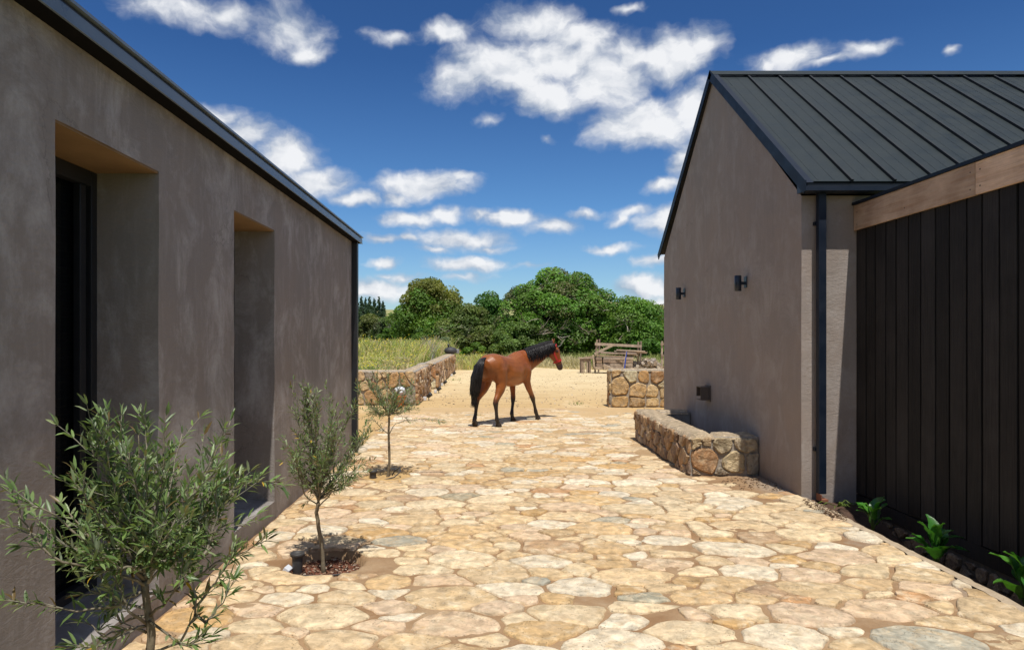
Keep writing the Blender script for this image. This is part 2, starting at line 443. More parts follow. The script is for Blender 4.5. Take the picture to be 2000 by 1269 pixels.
# ------------------------------------------------------------------ geometry helpers
def tag(o, label=None, cat=None, group=None, kind=None):
    if label: o['label'] = label
    if cat: o['category'] = cat
    if group: o['group'] = group
    if kind: o['kind'] = kind
    return o
def thing(name, label, cat, loc=(0, 0, 0), rz=0.0, group=None):
    o = bpy.data.objects.new(name, None); COL.objects.link(o)
    o.empty_display_size = 0.2
    o.location = loc; o.rotation_euler = (0, 0, rz)
    return tag(o, label, cat, group)
def rootloc(o):
    v = Vector((0, 0, 0))
    while o is not None:
        v += o.location; o = o.parent
    return v
def mesh_np(name, V, Fs, mats=None, smooth=False, cols=None, mi=None):
    """V (n,3), Fs list of tuples or (m,k) array; cols per vertex"""
    me = bpy.data.meshes.new(name)
    V = np.asarray(V, dtype=np.float32)
    if isinstance(Fs, np.ndarray):
        m, k = Fs.shape
        me.vertices.add(len(V)); me.vertices.foreach_set('co', V.ravel())
        me.loops.add(m * k); me.loops.foreach_set('vertex_index', Fs.astype(np.int32).ravel())
        me.polygons.add(m); me.polygons.foreach_set('loop_start', np.arange(0, m * k, k, dtype=np.int32))
        me.update(calc_edges=True)
    else:
        me.from_pydata(V.tolist(), [], Fs)
    if cols is not None:
        a = me.attributes.new('col', 'FLOAT_COLOR', 'POINT')
        c = np.ones((len(V), 4), np.float32); c[:, :3] = cols
        a.data.foreach_set('color', c.ravel())
    if smooth:
        me.polygons.foreach_set('use_smooth', np.ones(len(me.polygons), bool))
    if mats:
        for x in (mats if isinstance(mats, (list, tuple)) else [mats]): me.materials.append(x)
    if mi is not None:
        me.polygons.foreach_set('material_index', np.asarray(mi, np.int32))
    me.update()
    return me
def link(name, me, parent=None, loc=None):
    o = bpy.data.objects.new(name, me); COL.objects.link(o)
    if parent is not None: o.parent = parent
    if loc is not None: o.location = loc
    return o
class MB:
    def __init__(s): s.v = []; s.f = []; s.c = []; s.m = []
    def add(s, vs, fs, col=(0.5, 0.5, 0.5), mi=0):
        n = len(s.v); s.v += [tuple(x) for x in vs]; s.f += [tuple(i + n for i in q) for q in fs]
        s.c += [col] * len(vs); s.m += [mi] * len(fs)
        return s
    def box(s, x0, x1, y0, y1, z0, z1, col=(.5, .5, .5), mi=0):
        vs = [(x, y, z) for z in (z0, z1) for y in (y0, y1) for x in (x0, x1)]
        return s.add(vs, [(0, 2, 3, 1), (4, 5, 7, 6), (0, 1, 5, 4), (2, 6, 7, 3), (0, 4, 6, 2), (1, 3, 7, 5)], col, mi)
    def beam(s, a, b, wd, ht, col=(.5, .5, .5), mi=0, up=(0, 0, 1)):
        a = Vector(a); b = Vector(b); d = (b - a).normalized(); u = Vector(up)
        if abs(d.dot(u)) > 0.98: u = Vector((0, 1, 0))
        sd_ = d.cross(u).normalized(); u = sd_.cross(d)
        vs = []
        for p in (a, b):
            for i, j in ((-1, -1), (1, -1), (1, 1), (-1, 1)):
                vs.append(p + sd_ * i * wd / 2 + u * j * ht / 2)
        return s.add(vs, [(0, 1, 2, 3), (7, 6, 5, 4), (0, 4, 5, 1), (1, 5, 6, 2), (2, 6, 7, 3), (3, 7, 4, 0)], col, mi)
    def tube(s, pts, rad, n=6, col=(.5, .5, .5), mi=0, cap=True):
        pts = [Vector(p) for p in pts]
        if not isinstance(rad, (list, tuple)): rad = [rad] * len(pts)
        vs = []; ref = Vector((0.13, 0.97, 0.21)); prev = None
        for i, p in enumerate(pts):
            d = (pts[min(i + 1, len(pts) - 1)] - pts[max(i - 1, 0)]).normalized()
            if prev is None:
                if abs(d.dot(ref)) > 0.9: ref = Vector((1, 0, 0))
                u = d.cross(ref).normalized()
            else:
                u = (prev - d * prev.dot(d)).normalized()
            prev = u; v2 = d.cross(u)
            for k in range(n):
                a = 2 * math.pi * k / n
                vs.append(p + (u * math.cos(a) + v2 * math.sin(a)) * rad[i])
        fs = []
        for i in range(len(pts) - 1):
            for k in range(n):
                k2 = (k + 1) % n
                fs.append((i * n + k, i * n + k2, (i + 1) * n + k2, (i + 1) * n + k))
        if cap:
            fs.append(tuple(range(n - 1, -1, -1))); fs.append(tuple((len(pts) - 1) * n + k for k in range(n)))
        return s.add(vs, fs, col, mi)
    def lathe(s, c, prof, n=16, col=(.5, .5, .5), mi=0, axis='z'):
        c = Vector(c); vs = []; fs = []
        for (r, h) in prof:
            for k in range(n):
                a = 2 * math.pi * k / n
                q = (r * math.cos(a), r * math.sin(a), h)
                if axis == 'x': q = (h, r * math.cos(a), r * math.sin(a))
                if axis == 'y': q = (r * math.cos(a), h, r * math.sin(a))
                vs.append(c + Vector(q))
        for i in range(len(prof) - 1):
            for k in range(n):
                k2 = (k + 1) % n
                fs.append((i * n + k, i * n + k2, (i + 1) * n + k2, (i + 1) * n + k))
        fs.append(tuple(range(n - 1, -1, -1))); fs.append(tuple((len(prof) - 1) * n + k for k in range(n)))
        return s.add(vs, fs, col, mi)
    def build(s, name, mat, parent=None, smooth=False, local=False, bevel=0.0):
        V = np.array(s.v, dtype=np.float64)
        if parent is not None and not local: V = V - np.array(rootloc(parent))
        me = mesh_np(name, V, s.f, mat, smooth, np.array(s.c), s.m)
        o = link(name, me, parent)
        if bevel:
            md = o.modifiers.new('bevel', 'BEVEL'); md.width = bevel; md.segments = 2; md.limit_method = 'ANGLE'
        return o
def at(px, py, Y):
    return Vector(((px - 950) / F * Y, Y, HC - (py - 660) / F * Y))

def vnoise(x, y, seed=0):
    """smooth value noise, numpy arrays"""
    xi = np.floor(x).astype(np.int64); yi = np.floor(y).astype(np.int64)
    fx = x - xi; fy = y - yi
    fx = fx * fx * (3 - 2 * fx); fy = fy * fy * (3 - 2 * fy)
    def h(a, b):
        n = (a * 374761393 + b * 668265263 + seed * 1442695041) & 0xffffffff
        n = ((n ^ (n >> 13)) * 1274126177) & 0xffffffff
        return ((n ^ (n >> 16)) & 0xffff) / 65535.0
    return (h(xi, yi) * (1 - fx) + h(xi + 1, yi) * fx) * (1 - fy) + (h(xi, yi + 1) * (1 - fx) + h(xi + 1, yi + 1) * fx) * fy
def fbm(x, y, oct=4, seed=0, rough=0.55):
    a = 1.0; s = 0.0; t = 0.0
    for i in range(oct):
        s = s + a * vnoise(x * 2 ** i, y * 2 ** i, seed + i * 17); t += a; a *= rough
    return s / t
def smooth01(x): 
    x = np.clip(x, 0, 1); return x * x * (3 - 2 * x)

# irregular stone cells: bounded power diagram
def cells(seeds, wts, poly, nn=22):
    P_ = np.array(seeds); W_ = np.array(wts); res = []
    for i in range(len(P_)):
        d = P_ - P_[i]; q = (d * d).sum(1); idx = np.argsort(q)[1:nn + 1]
        pg = list(poly)
        for j in idx:
            dj = d[j]; L = math.sqrt(q[j])
            if L < 1e-6: continue
            n = dj / L; off = L / 2 + (W_[i] ** 2 - W_[j] ** 2) / (2 * L)
            c0 = n[0] * P_[i][0] + n[1] * P_[i][1] + off
            new = []
            for k in range(len(pg)):
                a = pg[k]; b = pg[(k + 1) % len(pg)]
                da = n[0] * a[0] + n[1] * a[1] - c0; db = n[0] * b[0] + n[1] * b[1] - c0
                if da <= 0: new.append(a)
                if (da < 0 < db) or (db < 0 < da):
                    t = da / (da - db); new.append((a[0] + (b[0] - a[0]) * t, a[1] + (b[1] - a[1]) * t))
            pg = new
            if len(pg) < 3: break
        res.append(pg if len(pg) >= 3 else None)
    return res
def area(pg):
    return abs(sum(pg[k][0] * pg[(k + 1) % len(pg)][1] - pg[(k + 1) % len(pg)][0] * pg[k][1] for k in range(len(pg)))) / 2
def warp2(x, y, amp, f=4.3):
    X_ = np.array([x * f]); Y_ = np.array([y * f])
    return (x + amp * (float(fbm(X_ + 11.3, Y_ + 5.1, 3, 3)[0]) - .5) * 2, y + amp * (float(fbm(X_ + 31.7, Y_ + 17.9, 3, 4)[0]) - .5) * 2)
def outline(pg, gap, rng, n=14, rag=0.012, rnd=0.22):
    """inset, cut corners, resample and roughen a cell"""
    c = (sum(p[0] for p in pg) / len(pg), sum(p[1] for p in pg) / len(pg))
    q = []
    for p in pg:
        d = math.hypot(p[0] - c[0], p[1] - c[1])
        if d < 1e-5: continue
        k = max(0.3, 1 - gap * 1.25 / d); q.append((c[0] + (p[0] - c[0]) * k, c[1] + (p[1] - c[1]) * k))
    if len(q) < 3: return None, c
    r = []
    for k in range(len(q)):
        a = q[k - 1]; b = q[k]; d = q[(k + 1) % len(q)]
        r.append((b[0] + (a[0] - b[0]) * rnd, b[1] + (a[1] - b[1]) * rnd)); r.append((b[0] + (d[0] - b[0]) * rnd, b[1] + (d[1] - b[1]) * rnd))
    L = [0]
    for k in range(len(r)): L.append(L[-1] + math.dist(r[k], r[(k + 1) % len(r)]))
    o = []; tot = L[-1]; k = 0
    for i in range(n):
        s = tot * i / n
        while L[k + 1] < s: k += 1
        t = (s - L[k]) / max(1e-9, L[k + 1] - L[k]); a = r[k]; b = r[(k + 1) % len(r)]
        x = a[0] + (b[0] - a[0]) * t; y = a[1] + (b[1] - a[1]) * t
        o.append((x + rng.uniform(-rag, rag), y + rng.uniform(-rag, rag)))
    return o, c

def outline_sharp(pg, gap, rng, rag=0.008):
    """inset cell that keeps its corners: straight-ish broken edges, some corners knocked off"""
    c = (sum(p[0] for p in pg) / len(pg), sum(p[1] for p in pg) / len(pg)); q = []
    for p in pg:
        d = math.hypot(p[0] - c[0], p[1] - c[1])
        if d < 1e-5: continue
        k = max(0.3, 1 - gap * 1.25 / d); q.append((c[0] + (p[0] - c[0]) * k, c[1] + (p[1] - c[1]) * k))
    # drop tiny edges
    q = [p for i, p in enumerate(q) if math.dist(p, q[i - 1]) > .03]
    if len(q) < 3: return None, c
    r = []
    for i, p in enumerate(q):
        a_, b_ = q[i - 1], q[(i + 1) % len(q)]
        f = rng.choice([.05, .10, .16, .28])
        r.append((p[0] + (a_[0] - p[0]) * f, p[1] + (a_[1] - p[1]) * f)); r.append((p[0] + (b_[0] - p[0]) * f, p[1] + (b_[1] - p[1]) * f))
    o = []
    for i in range(len(r)):
        a_, b_ = r[i], r[(i + 1) % len(r)]; L = math.dist(a_, b_); m_ = min(4, int(L / .055)); o.append(a_)
        bow = rng.uniform(-.05, .03) * L
        for k in range(m_):
            t = (k + 1) / (m_ + 1); nx, ny = -(b_[1] - a_[1]) / max(L, 1e-6), (b_[0] - a_[0]) / max(L, 1e-6); w_ = bow * math.sin(math.pi * t) + rng.uniform(-rag, rag)
            o.append((a_[0] + (b_[0] - a_[0]) * t + nx * w_, a_[1] + (b_[1] - a_[1]) * t + ny * w_))
    return o, c
# ================================================================== SETTING
rng = random.Random(7)
nr = np.random.RandomState(11)

# ---- ground: one sheet to the horizon, rising gently far off
def ground_z(x, y):
    z = np.clip((y - 62) * 0.030, 0, None) * smooth01((y - 62) / 60)
    z = z * (1 - 0.25 * smooth01((y - 250) / 300))
    z = z + 1.2 * (fbm(x * 0.012 + 50, y * 0.012 + 50, 3, 5) - 0.5) * smooth01((y - 70) / 80)
    return z
ys = np.concatenate([np.linspace(-60, 60, 31), np.linspace(64, 300, 50), np.linspace(310, 1200, 40)])
xs = np.concatenate([np.linspace(-900, -110, 20), np.linspace(-100, 100, 41), np.linspace(110, 900, 20)])
gx, gy = np.meshgrid(xs, ys)
gz = ground_z(gx, gy) - 0.03
V = np.stack([gx, gy, gz], -1).reshape(-1, 3)
nxx, nyy = len(xs), len(ys)
def gridfaces(nx, ny):
    i, j = np.meshgrid(np.arange(nx - 1), np.arange(ny - 1)); a = (j * nx + i).ravel()
    return np.stack([a, a + 1, a + nx + 1, a + nx], -1)
# the planting bed by the fence is dug below the ground level, so the sheet is laid 0.45 m down close to the buildings
near = (V[:, 1] < 16) & (V[:, 1] > -40) & (np.abs(V[:, 0]) < 30)
V[near, 2] -= 0.45
tag(link('ground', mesh_np('ground', V, gridfaces(nxx, nyy), M['grass'], True)), kind='structure')

# far hills
def hill(name, x0, x1, Y, prof):
    n = 80; vs = []; rows = 14
    for j in range(rows):
        t = j / (rows - 1)
        for i in range(n):
            x = x0 + (x1 - x0) * i / (n - 1)
            h = prof(x)
            vs.append((x, Y + (t - 0.5) * 260, 4 + (h - 4) * math.sin(math.pi * t * 0.5 if t < 1 else math.pi / 2) ** 1.5))
    return tag(link(name, mesh_np(name, vs, gridfaces(n, rows), M['hillg'], True)), kind='structure')
hill('hill', -700, 800, 640, lambda x: 38 + 5 * math.sin(x / 95 + 0.4) + 3 * math.sin(x / 41))

# ---- dirt yard and road
ys = np.concatenate([np.linspace(8, 22, 57), np.linspace(22.6, 52, 50)])
xs = np.linspace(-9, 22, 125)
gx, gy = np.meshgrid(xs, ys)
far_edge = 37.5 + 2.2 * np.sin(gx * 0.25 + 1) - np.clip(gx, 0, 99) * 0.35 + 14 * np.exp(-((gx + 0.6) / 2.2) ** 2)
gz = 0.012 * (fbm(gx * 0.7 + 9, gy * 0.7 + 9, 4, 3) - 0.5) - 0.012 - 0.08 * smooth01((gy - far_edge) / 1.5)
gz = gz - 0.002 * np.sin(gx * 3.1) * smooth01((gy - 20) / 5)
V = np.stack([gx, gy, gz], -1).reshape(-1, 3)
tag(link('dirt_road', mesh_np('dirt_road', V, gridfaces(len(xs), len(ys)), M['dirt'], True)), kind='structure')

# ---- paved court
PITS = [(-1.24, 2.5, 0.30), (-1.235, 5.19, 0.30), (-1.23, 8.42, 0.27)]
X0, X1, Y0, Y1 = -2.0, 3.42, 1.2, 16.6
def pave_edge_far(x): return 16.3 + 0.5 * math.sin(x * 1.3) 
ys = np.concatenate([np.arange(Y0, 9, 0.022), np.arange(9, Y1, 0.04)])
xs = np.arange(X0, X1 + 0.001, 0.0225)
gx, gy = np.meshgrid(xs, ys)
mz = -0.0078 + 0.030 * (fbm(gx * 6, gy * 6, 5, 21, 0.66) - 0.5) + 0.026 * (fbm(gx * 1.3, gy * 1.3, 3, 31) - 0.5)
mz = mz + 0.004 * smooth01((gy - 8.5) / 4) + 0.010 * smooth01((gy - 13.5) / 2.6)
for (px_, py_, pr) in PITS:
    d = np.hypot(gx - px_, gy - py_) + 0.05 * (fbm(gx * 6, gy * 6, 3, 41) - 0.5)
    mz = mz - 0.15 * smooth01((pr + 0.01 - d) / 0.035)
edge = 3.36 + 0.05 * (fbm(gy * 2.2, gy * 0 + 3, 3, 51) - 0.5)
mz = mz - 0.35 * smooth01((gx - edge - 0.02) / 0.04) * (gy < 7.3)
V = np.stack([gx, gy, mz], -1).reshape(-1, 3)
pave = tag(link('pavement', mesh_np('pavement', V, gridfaces(len(xs), len(ys)), M['mortar'], True)), kind='structure')

pal = [((.60, .44, .255), 24), ((.66, .52, .33), 22), ((.55, .37, .185), 16), ((.50, .305, .125), 9), ((.71, .62, .47), 14),
       ((.44, .23, .105), 3.5), ((.33, .315, .235), 2.2), ((.35, .34, .275), 1.5), ((.62, .45, .30), 12), ((.40, .255, .15), 4)]
def pick(rng, pal):
    t = rng.uniform(0, sum(p[1] for p in pal))
    for c, w_ in pal:
        t -= w_
        if t <= 0: break
    k = rng.uniform(.86, 1.12); j = rng.uniform(-.012, .012)
    return tuple(max(0.02, x * k + jj) for x, jj in zip(c, (j, 0, -j)))
SXK = 1.5       # stones tend to lie with their long side across the court
seeds = []; wts = []
gridh = {}
def try_seed(x, y, r, f=.84):
    gi, gj = int(x // .6), int(y // .6)
    for i in (gi - 1, gi, gi + 1):
        for j in (gj - 1, gj, gj + 1):
            for (a_, b_, r2) in gridh.get((i, j), ()):
                if (a_ - x) ** 2 + (b_ - y) ** 2 < ((r + r2) * f) ** 2: return
    gridh.setdefault((gi, gj), []).append((x, y, r)); seeds.append((x, y)); wts.append(r)
for rr_, nt in ((.215, 160), (.18, 420), (.145, 1300), (.115, 5000), (.08, 9000), (.058, 6000)):
    for _ in range(nt):
        try_seed(rng.uniform((X0 - .1) / SXK, 3.5 / SXK), rng.uniform(Y0 - .2, 16.6), rr_ * rng.uniform(.9, 1.1))
cl = cells(seeds, [w_ * 0.85 for w_ in wts], [((X0 + .02) / SXK, Y0), (3.37 / SXK, Y0), (3.37 / SXK, 16.5), ((X0 + .02) / SXK, 16.5)], 26)
cl = [None if pg is None else [(p[0] * SXK, p[1]) for p in pg] for pg in cl]
stones = []
for (sx_, sy_), pg in zip(seeds, cl):
    if pg is None or area(pg) < 0.004: continue
    cx = sum(p[0] for p in pg) / len(pg); cy = sum(p[1] for p in pg) / len(pg)
    if any(math.hypot(cx - a, cy - b) < r for a, b, r in PITS): continue
    if cx > 2.45 and 8.35 < cy < 11.7: continue          # the trough stands here
    if cx > 2.75 and 7.55 < cy <= 8.5: continue           # bare mortar by the wall corner
    if cy > pave_edge_far(cx) - 0.3: continue
    if rng.random() < 0.07 and area(pg) < .05: continue          # a gap filled with mud
    o, c = outline_sharp(pg, rng.choice([.005, .008, .012, .020]), rng)
    if o is None: continue
    o = [warp2(x, y, .055, 2.4) for x, y in o]; c = warp2(c[0], c[1], .055, 2.4)
    o = [(min(3.36, max(X0 + .015, x)), y) for x, y in o]
    qq = []
    for (x, y) in o:
        for a, b, r in PITS:
            d = math.hypot(x - a, y - b)
            if d < r + .02: x = a + (x - a) / d * (r + .02); y = b + (y - b) / d * (r + .02)
        qq.append((x, y))
    stones.append((c, qq))
def vis(s):
    (x, y), o = s
    if y < 2.9 or abs(x / y - 0.0375) > 0.76: return 0
    return area(o) / y ** 3
stones.sort(key=vis, reverse=True)
def flag_mesh(c, o, rng):
    n = len(o); base = rng.uniform(-0.002, 0.011); tx = rng.uniform(-.012, .012); ty = rng.uniform(-.012, .012)
    vs = []
    for k, (f, h) in enumerate(((1.0, -0.030), (0.985, -0.004), (0.93, 0.001), (0.5, 0.002))):
        for (x, y) in o:
            dx = (x - c[0]) * f; dy = (y - c[1]) * f
            jz = rng.uniform(-.0016, .0016) if k else 0
            vs.append((dx, dy, h + base + dx * tx + dy * ty + jz))
    vs.append((0, 0, base + 0.002))
    fs = []
    for k in range(3):
        for i in range(n): fs.append((k * n + i, k * n + (i + 1) % n, (k + 1) * n + (i + 1) % n, (k + 1) * n + i))
    for i in range(n): fs.append((3 * n + i, 3 * n + (i + 1) % n, 4 * n))
    return vs, fs
rest = MB()
for i, (c, o) in enumerate(stones):
    col = pick(rng, pal); col = tuple(x * .86 + m_ * .14 for x, m_ in zip(col, (.56, .42, .25)))
    vs, fs = flag_mesh(c, o, rng)
    if i < 300:
        link('stone', mesh_np('stone', vs, fs, M['flag'], True, np.array([col] * len(vs))), pave, (c[0], c[1], 0))
    else:
        rest.add([(v[0] + c[0], v[1] + c[1], v[2]) for v in vs], fs, col)
tag(rest.build('stone', M['flag'], pave, True), kind='stuff')

# ragged dusty kerb of mortar where the paving stops at the planting bed
ysk = np.arange(1.2, 7.28, 0.03); prof = [(0.0, 0.002), (0.035, 0.010), (0.075, 0.004), (0.11, -0.012), (0.135, -0.05), (0.14, -0.33)]
vs = []
for y in ysk:
    w1 = 0.05 * (float(fbm(np.array([y * 2.2]), np.array([3.0]), 3, 51)[0]) - 0.5)
    for k, (dx, dz) in enumerate(prof):
        j = 0.012 * (float(vnoise(np.array([y * 14.0]), np.array([k * 3.1]), 9)[0]) - 0.5)
        vs.append((3.325 + w1 + dx + j, y, dz + j * 0.8))
tag(link('kerb', mesh_np('kerb', vs, gridfaces(len(prof), len(ysk))[:, ::-1].copy(), M['kerb'], True)), kind='structure')

# planting bed
xs = np.linspace(3.40, 4.05, 24); ys = np.linspace(1.2, 7.28, 200); gx, gy = np.meshgrid(xs, ys)
gz = -0.24 + 0.09 * (fbm(gx * 6, gy * 6, 4, 61) - 0.5) + 0.19 * smooth01((gy - 6.2) / 1.0) - 0.03 * smooth01((gx - 3.6) / .3)
V = np.stack([gx, gy, gz], -1).reshape(-1, 3)
tag(link('planting_bed', mesh_np('planting_bed', V, gridfaces(len(xs), len(ys)), M['soil'], True)), kind='structure')

# soil in the tree pits
def bits(name, cx, cy, z, r, n, parent=None, dark=False, rx=None):
    mb = MB()
    for _ in range(n):
        a = rng.uniform(0, 6.283); d = r * math.sqrt(rng.random())
        x = cx + d * math.cos(a) * (rx or 1); y = cy + d * math.sin(a)
        L = rng.uniform(.008, .028); w_ = L * rng.uniform(.25, .6); t = rng.uniform(.002, .007); th = rng.uniform(0, 3.14)
        zz = z + rng.uniform(0, .022)
        c = rng.choice([(.13, .07, .045), (.18, .09, .055), (.08, .045, .03), (.36, .25, .17), (.50, .42, .33)] if not dark else [(.10, .055, .03), (.16, .10, .06), (.24, .17, .11)])
        R = Matrix.Rotation(th, 3, 'Z') @ Matrix.Rotation(rng.uniform(-.5, .5), 3, 'X') @ Matrix.Rotation(rng.uniform(-.4, .4), 3, 'Y')
        vs = [R @ Vector((i * L / 2, j * w_ / 2, k * t / 2)) + Vector((x, y, zz)) for k in (-1, 1) for j in (-1, 1) for i in (-1, 1)]
        mb.add(vs, [(0, 2, 3, 1), (4, 5, 7, 6), (0, 1, 5, 4), (2, 6, 7, 3), (0, 4, 6, 2), (1, 3, 7, 5)], c)
    return tag(mb.build(name, M['mulch'], parent), kind='stuff')
for k, (a, b, r) in enumerate(PITS):
    xs = np.linspace(a - r, a + r, 26); ys = np.linspace(b - r, b + r, 26); gx, gy = np.meshgrid(xs, ys)
    gz = -0.085 + 0.05 * (fbm(gx * 14, gy * 14, 4, 71 + k) - 0.5)
    o = link('soil', mesh_np('soil', np.stack([gx, gy, gz], -1).reshape(-1, 3), gridfaces(26, 26), M['mulch'], True, np.tile([[.16, .065, .04]], (676, 1))))
    tag(o, kind='structure')
    bits('mulch', a, b, -0.075, r * 0.93, 420)
bits('debris', 3.33, 6.75, -0.0, 0.42, 260, dark=True, rx=0.22)
bits('debris', 3.1, 7.95, 0.0, 0.36, 160, dark=True)

def waver(o, cuts, amp=.004):
    """subdivide a wall mesh and let its faces and arrises waver like hand-floated plaster"""
    import bmesh
    bm = bmesh.new(); bm.from_mesh(o.data)
    bmesh.ops.subdivide_edges(bm, edges=bm.edges[:], cuts=cuts, use_grid_fill=True)
    P_ = np.array([v.co for v in bm.verts])
    for ax, s_ in ((0, 1), (1, 2), (2, 3)):
        q = (fbm(P_[:, 1] * 2.3 + P_[:, 0] * 1.9 + 40, P_[:, 2] * 2.3 + 40 + P_[:, 0], 4, s_ * 7, .7) - .5) * 2 * amp * (1.6 if ax == 0 else 1)
        for v, k in zip(bm.verts, q): v.co[ax] += k
    bm.to_mesh(o.data); bm.free()
mb = MB(); rp = random.Random(17)
for _ in range(1500):
    y = 12.5 + 22 * rp.random() ** 1.5; x = rp.uniform(-1.5 if y > 17 else -2.5, 3.0 + (y - 12) * .25); s_ = rp.uniform(.008, .030) * rp.choice([.6, 1, 1, 1.5])
    q = [(rp.uniform(.6, 1.2) * math.cos(k * 1.2566), rp.uniform(.6, 1.2) * math.sin(k * 1.2566)) for k in range(5)]
    mb.add([(x + u * s_, y + v * s_, -.02) for u, v in q] + [(x + u * s_ * .6, y + v * s_ * .6, s_ * .35 - .006) for u, v in q], [(k, (k + 1) % 5, 5 + (k + 1) % 5, 5 + k) for k in range(5)] + [(5, 6, 7, 8, 9)], rp.choice([(.50, .38, .24), (.34, .24, .15), (.58, .50, .38), (.26, .19, .12)]))
tag(mb.build('pebbles', M['stone']), kind='stuff')
# ================================================================== LEFT BUILDING
LB = thing('plaster_building', 'long grey brown plastered building with two deep tall window recesses', 'building', (-2.0, 3.0, 0))
XL = -2.0; XB = -2.44; ZT = 3.126; YN, YF = -4.0, 10.22
WIN = [(3.165, 4.168), (5.41, 6.44)]; ZB, ZW = 0.16, 2.715
def wall_open(mb, X, flip, zb0):
    ysb = [YN] + [v for p in WIN for v in p] + [YF]; zs = [zb0, ZB, ZW, ZT]
    for i in range(len(ysb) - 1):
        for k in range(3):
            if i % 2 == 1 and k == 1: continue
            # sub-divide so that the arris can waver a little
            vs = [(X, ysb[i], zs[k]), (X, ysb[i + 1], zs[k]), (X, ysb[i + 1], zs[k + 1]), (X, ysb[i], zs[k + 1])]
            mb.add(vs, [(0, 1, 2, 3) if not flip else (3, 2, 1, 0)])
mb = MB(); wall_open(mb, XL, False, -0.3); wall_open(mb, XB, True, -0.3)
sl = 0.03
for (a, b) in WIN:
    mb.add([(XL, a, ZB), (XB, a, ZB + sl), (XB, a, ZW), (XL, a, ZW)], [(0, 1, 2, 3)])
    mb.add([(XL, b, ZB), (XB, b, ZB + sl), (XB, b, ZW), (XL, b, ZW)], [(3, 2, 1, 0)])
    mb.add([(XL, a, ZB), (XL, b, ZB), (XB, b, ZB + sl), (XB, a, ZB + sl)], [(0, 1, 2, 3)])
mb.add([(XL, YF, -.3), (XB, YF, -.3), (XB, YF, ZT), (XL, YF, ZT)], [(0, 1, 2, 3)])
mb.add([(XL, YN, -.3), (XB, YN, -.3), (XB, YN, ZT), (XL, YN, ZT)], [(3, 2, 1, 0)])
mb.add([(XL, YN, ZT), (XL, YF, ZT), (XB, YF, ZT), (XB, YN, ZT)], [(0, 1, 2, 3)])
# gable end walls and back wall of the same building
mb.box(-8.2, XB - .003, YF - .25, YF - .002, -.3, ZT - .01)
mb.box(-8.2, XB - .003, YN + .002, YN + .25, -.3, ZT - .01)
mb.box(-8.2, -7.95, YN + .253, YF - .253, -.3, ZT - .012)
mb.box(-7.94, -3.9, YN + .26, YF - .26, -.3, 0.02)
waver(mb.build('wall', M['plaster'], LB), 22)
for (a, b) in WIN:
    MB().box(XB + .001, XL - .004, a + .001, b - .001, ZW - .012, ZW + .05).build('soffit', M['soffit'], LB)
# roof and eaves
mb = MB()
mb.beam((-1.93, (YN + YF) / 2, 3.245), (-5.2, (YN + YF) / 2, 5.3), YF - YN + .12, .04, up=(0, 0, 1))
mb.beam((-8.4, (YN + YF) / 2, 3.245), (-5.2, (YN + YF) / 2, 5.3), YF - YN + .12, .04, up=(0, 0, 1))
mb.build('roof', M['seam'], LB)
for y in (YF - .15, YN + .15):
    mb = MB(); mb.add([(-8.2, y - .1, ZT), (-2.1, y - .1, ZT), (-5.2, y - .1, 5.2), (-8.2, y + .1, ZT), (-2.1, y + .1, ZT), (-5.2, y + .1, 5.2)],
           [(0, 1, 2), (5, 4, 3), (0, 3, 4, 1), (1, 4, 5, 2), (2, 5, 3, 0)])
    mb.build('gable', M['plaster'], LB)
MB().box(-2.06, -1.893, YN - .1, YF + .14, 3.1275, 3.140).build('soffit', M['matt'], LB)
g = MB()
g.box(-1.892, -1.885, YN - .1, YF + .15, 3.124, 3.192)
g.box(-1.885, -1.880, YN - .1, YF + .15, 3.124, 3.130)
g.build('gutter', M['gutter'], LB)
MB().box(-1.99, -1.8905, YN - .1, YF + .146, 3.194, 3.206).build('gutter_lip', M['black'], LB)
MB().box(-1.98, -1.872, YN - .1, YF + .17, 3.216, 3.232).build('roof_flashing', M['gutter'], LB)
MB().box(-1.998, -1.918, YF - .10, YF + .015, 0.02, 3.127).build('downpipe', M['black'], LB, bevel=.006)
MB().box(-2.01, -1.938, YF + .02, YF + .07, 0.02, 3.12).build('corner_flashing', M['gutter'], LB)
# windows
for i, (a, b) in enumerate(WIN):
    fr = MB(); z0, z1 = ZB + sl + .002, ZW - .014; X = XB + .005
    fr.box(X, X + .06, a + .002, a + .06, z0, z1).box(X, X + .06, b - .062, b - .002, z0, z1)
    fr.box(X, X + .06, a + .062, b - .064, z0, z0 + .06).box(X, X + .06, a + .062, b - .064, z1 - .09, z1)
    fr.box(X + .008, X + .05, b - .16, b - .10, z0 + .062, z1 - .092)
    wn_ = fr.build('window', M['black'], LB, bevel=.004)
    p = MB().box(XB - .012, XB - .004, a + .03, b - .03, z0 + .03, z1 - .03).build('pane', M['glass'], None)
    p.parent = wn_; p.matrix_parent_inverse = Matrix(); p.location = -rootloc(wn_)
    # blind of horizontal slats behind the glass
    me = MB().box(XB - .070, XB - .058, a + .01, b - .01, -.024, .018).add([(XB - .058, a + .01, -.024), (XB - .058, b - .01, -.024), (XB - .045, b - .01, -.030), (XB - .045, a + .01, -.030)], [(0, 1, 2, 3)])
    first = None; k = 0; z = z0 + .03
    while z < z1:
        if first is None: first = me.build('slat', M['blind'])
        o = first if k == 0 else first.copy()
        if k: COL.objects.link(o)
        o.parent = wn_; o.location = Vector((0, 0, z)) - rootloc(wn_)
        z += .048; k += 1

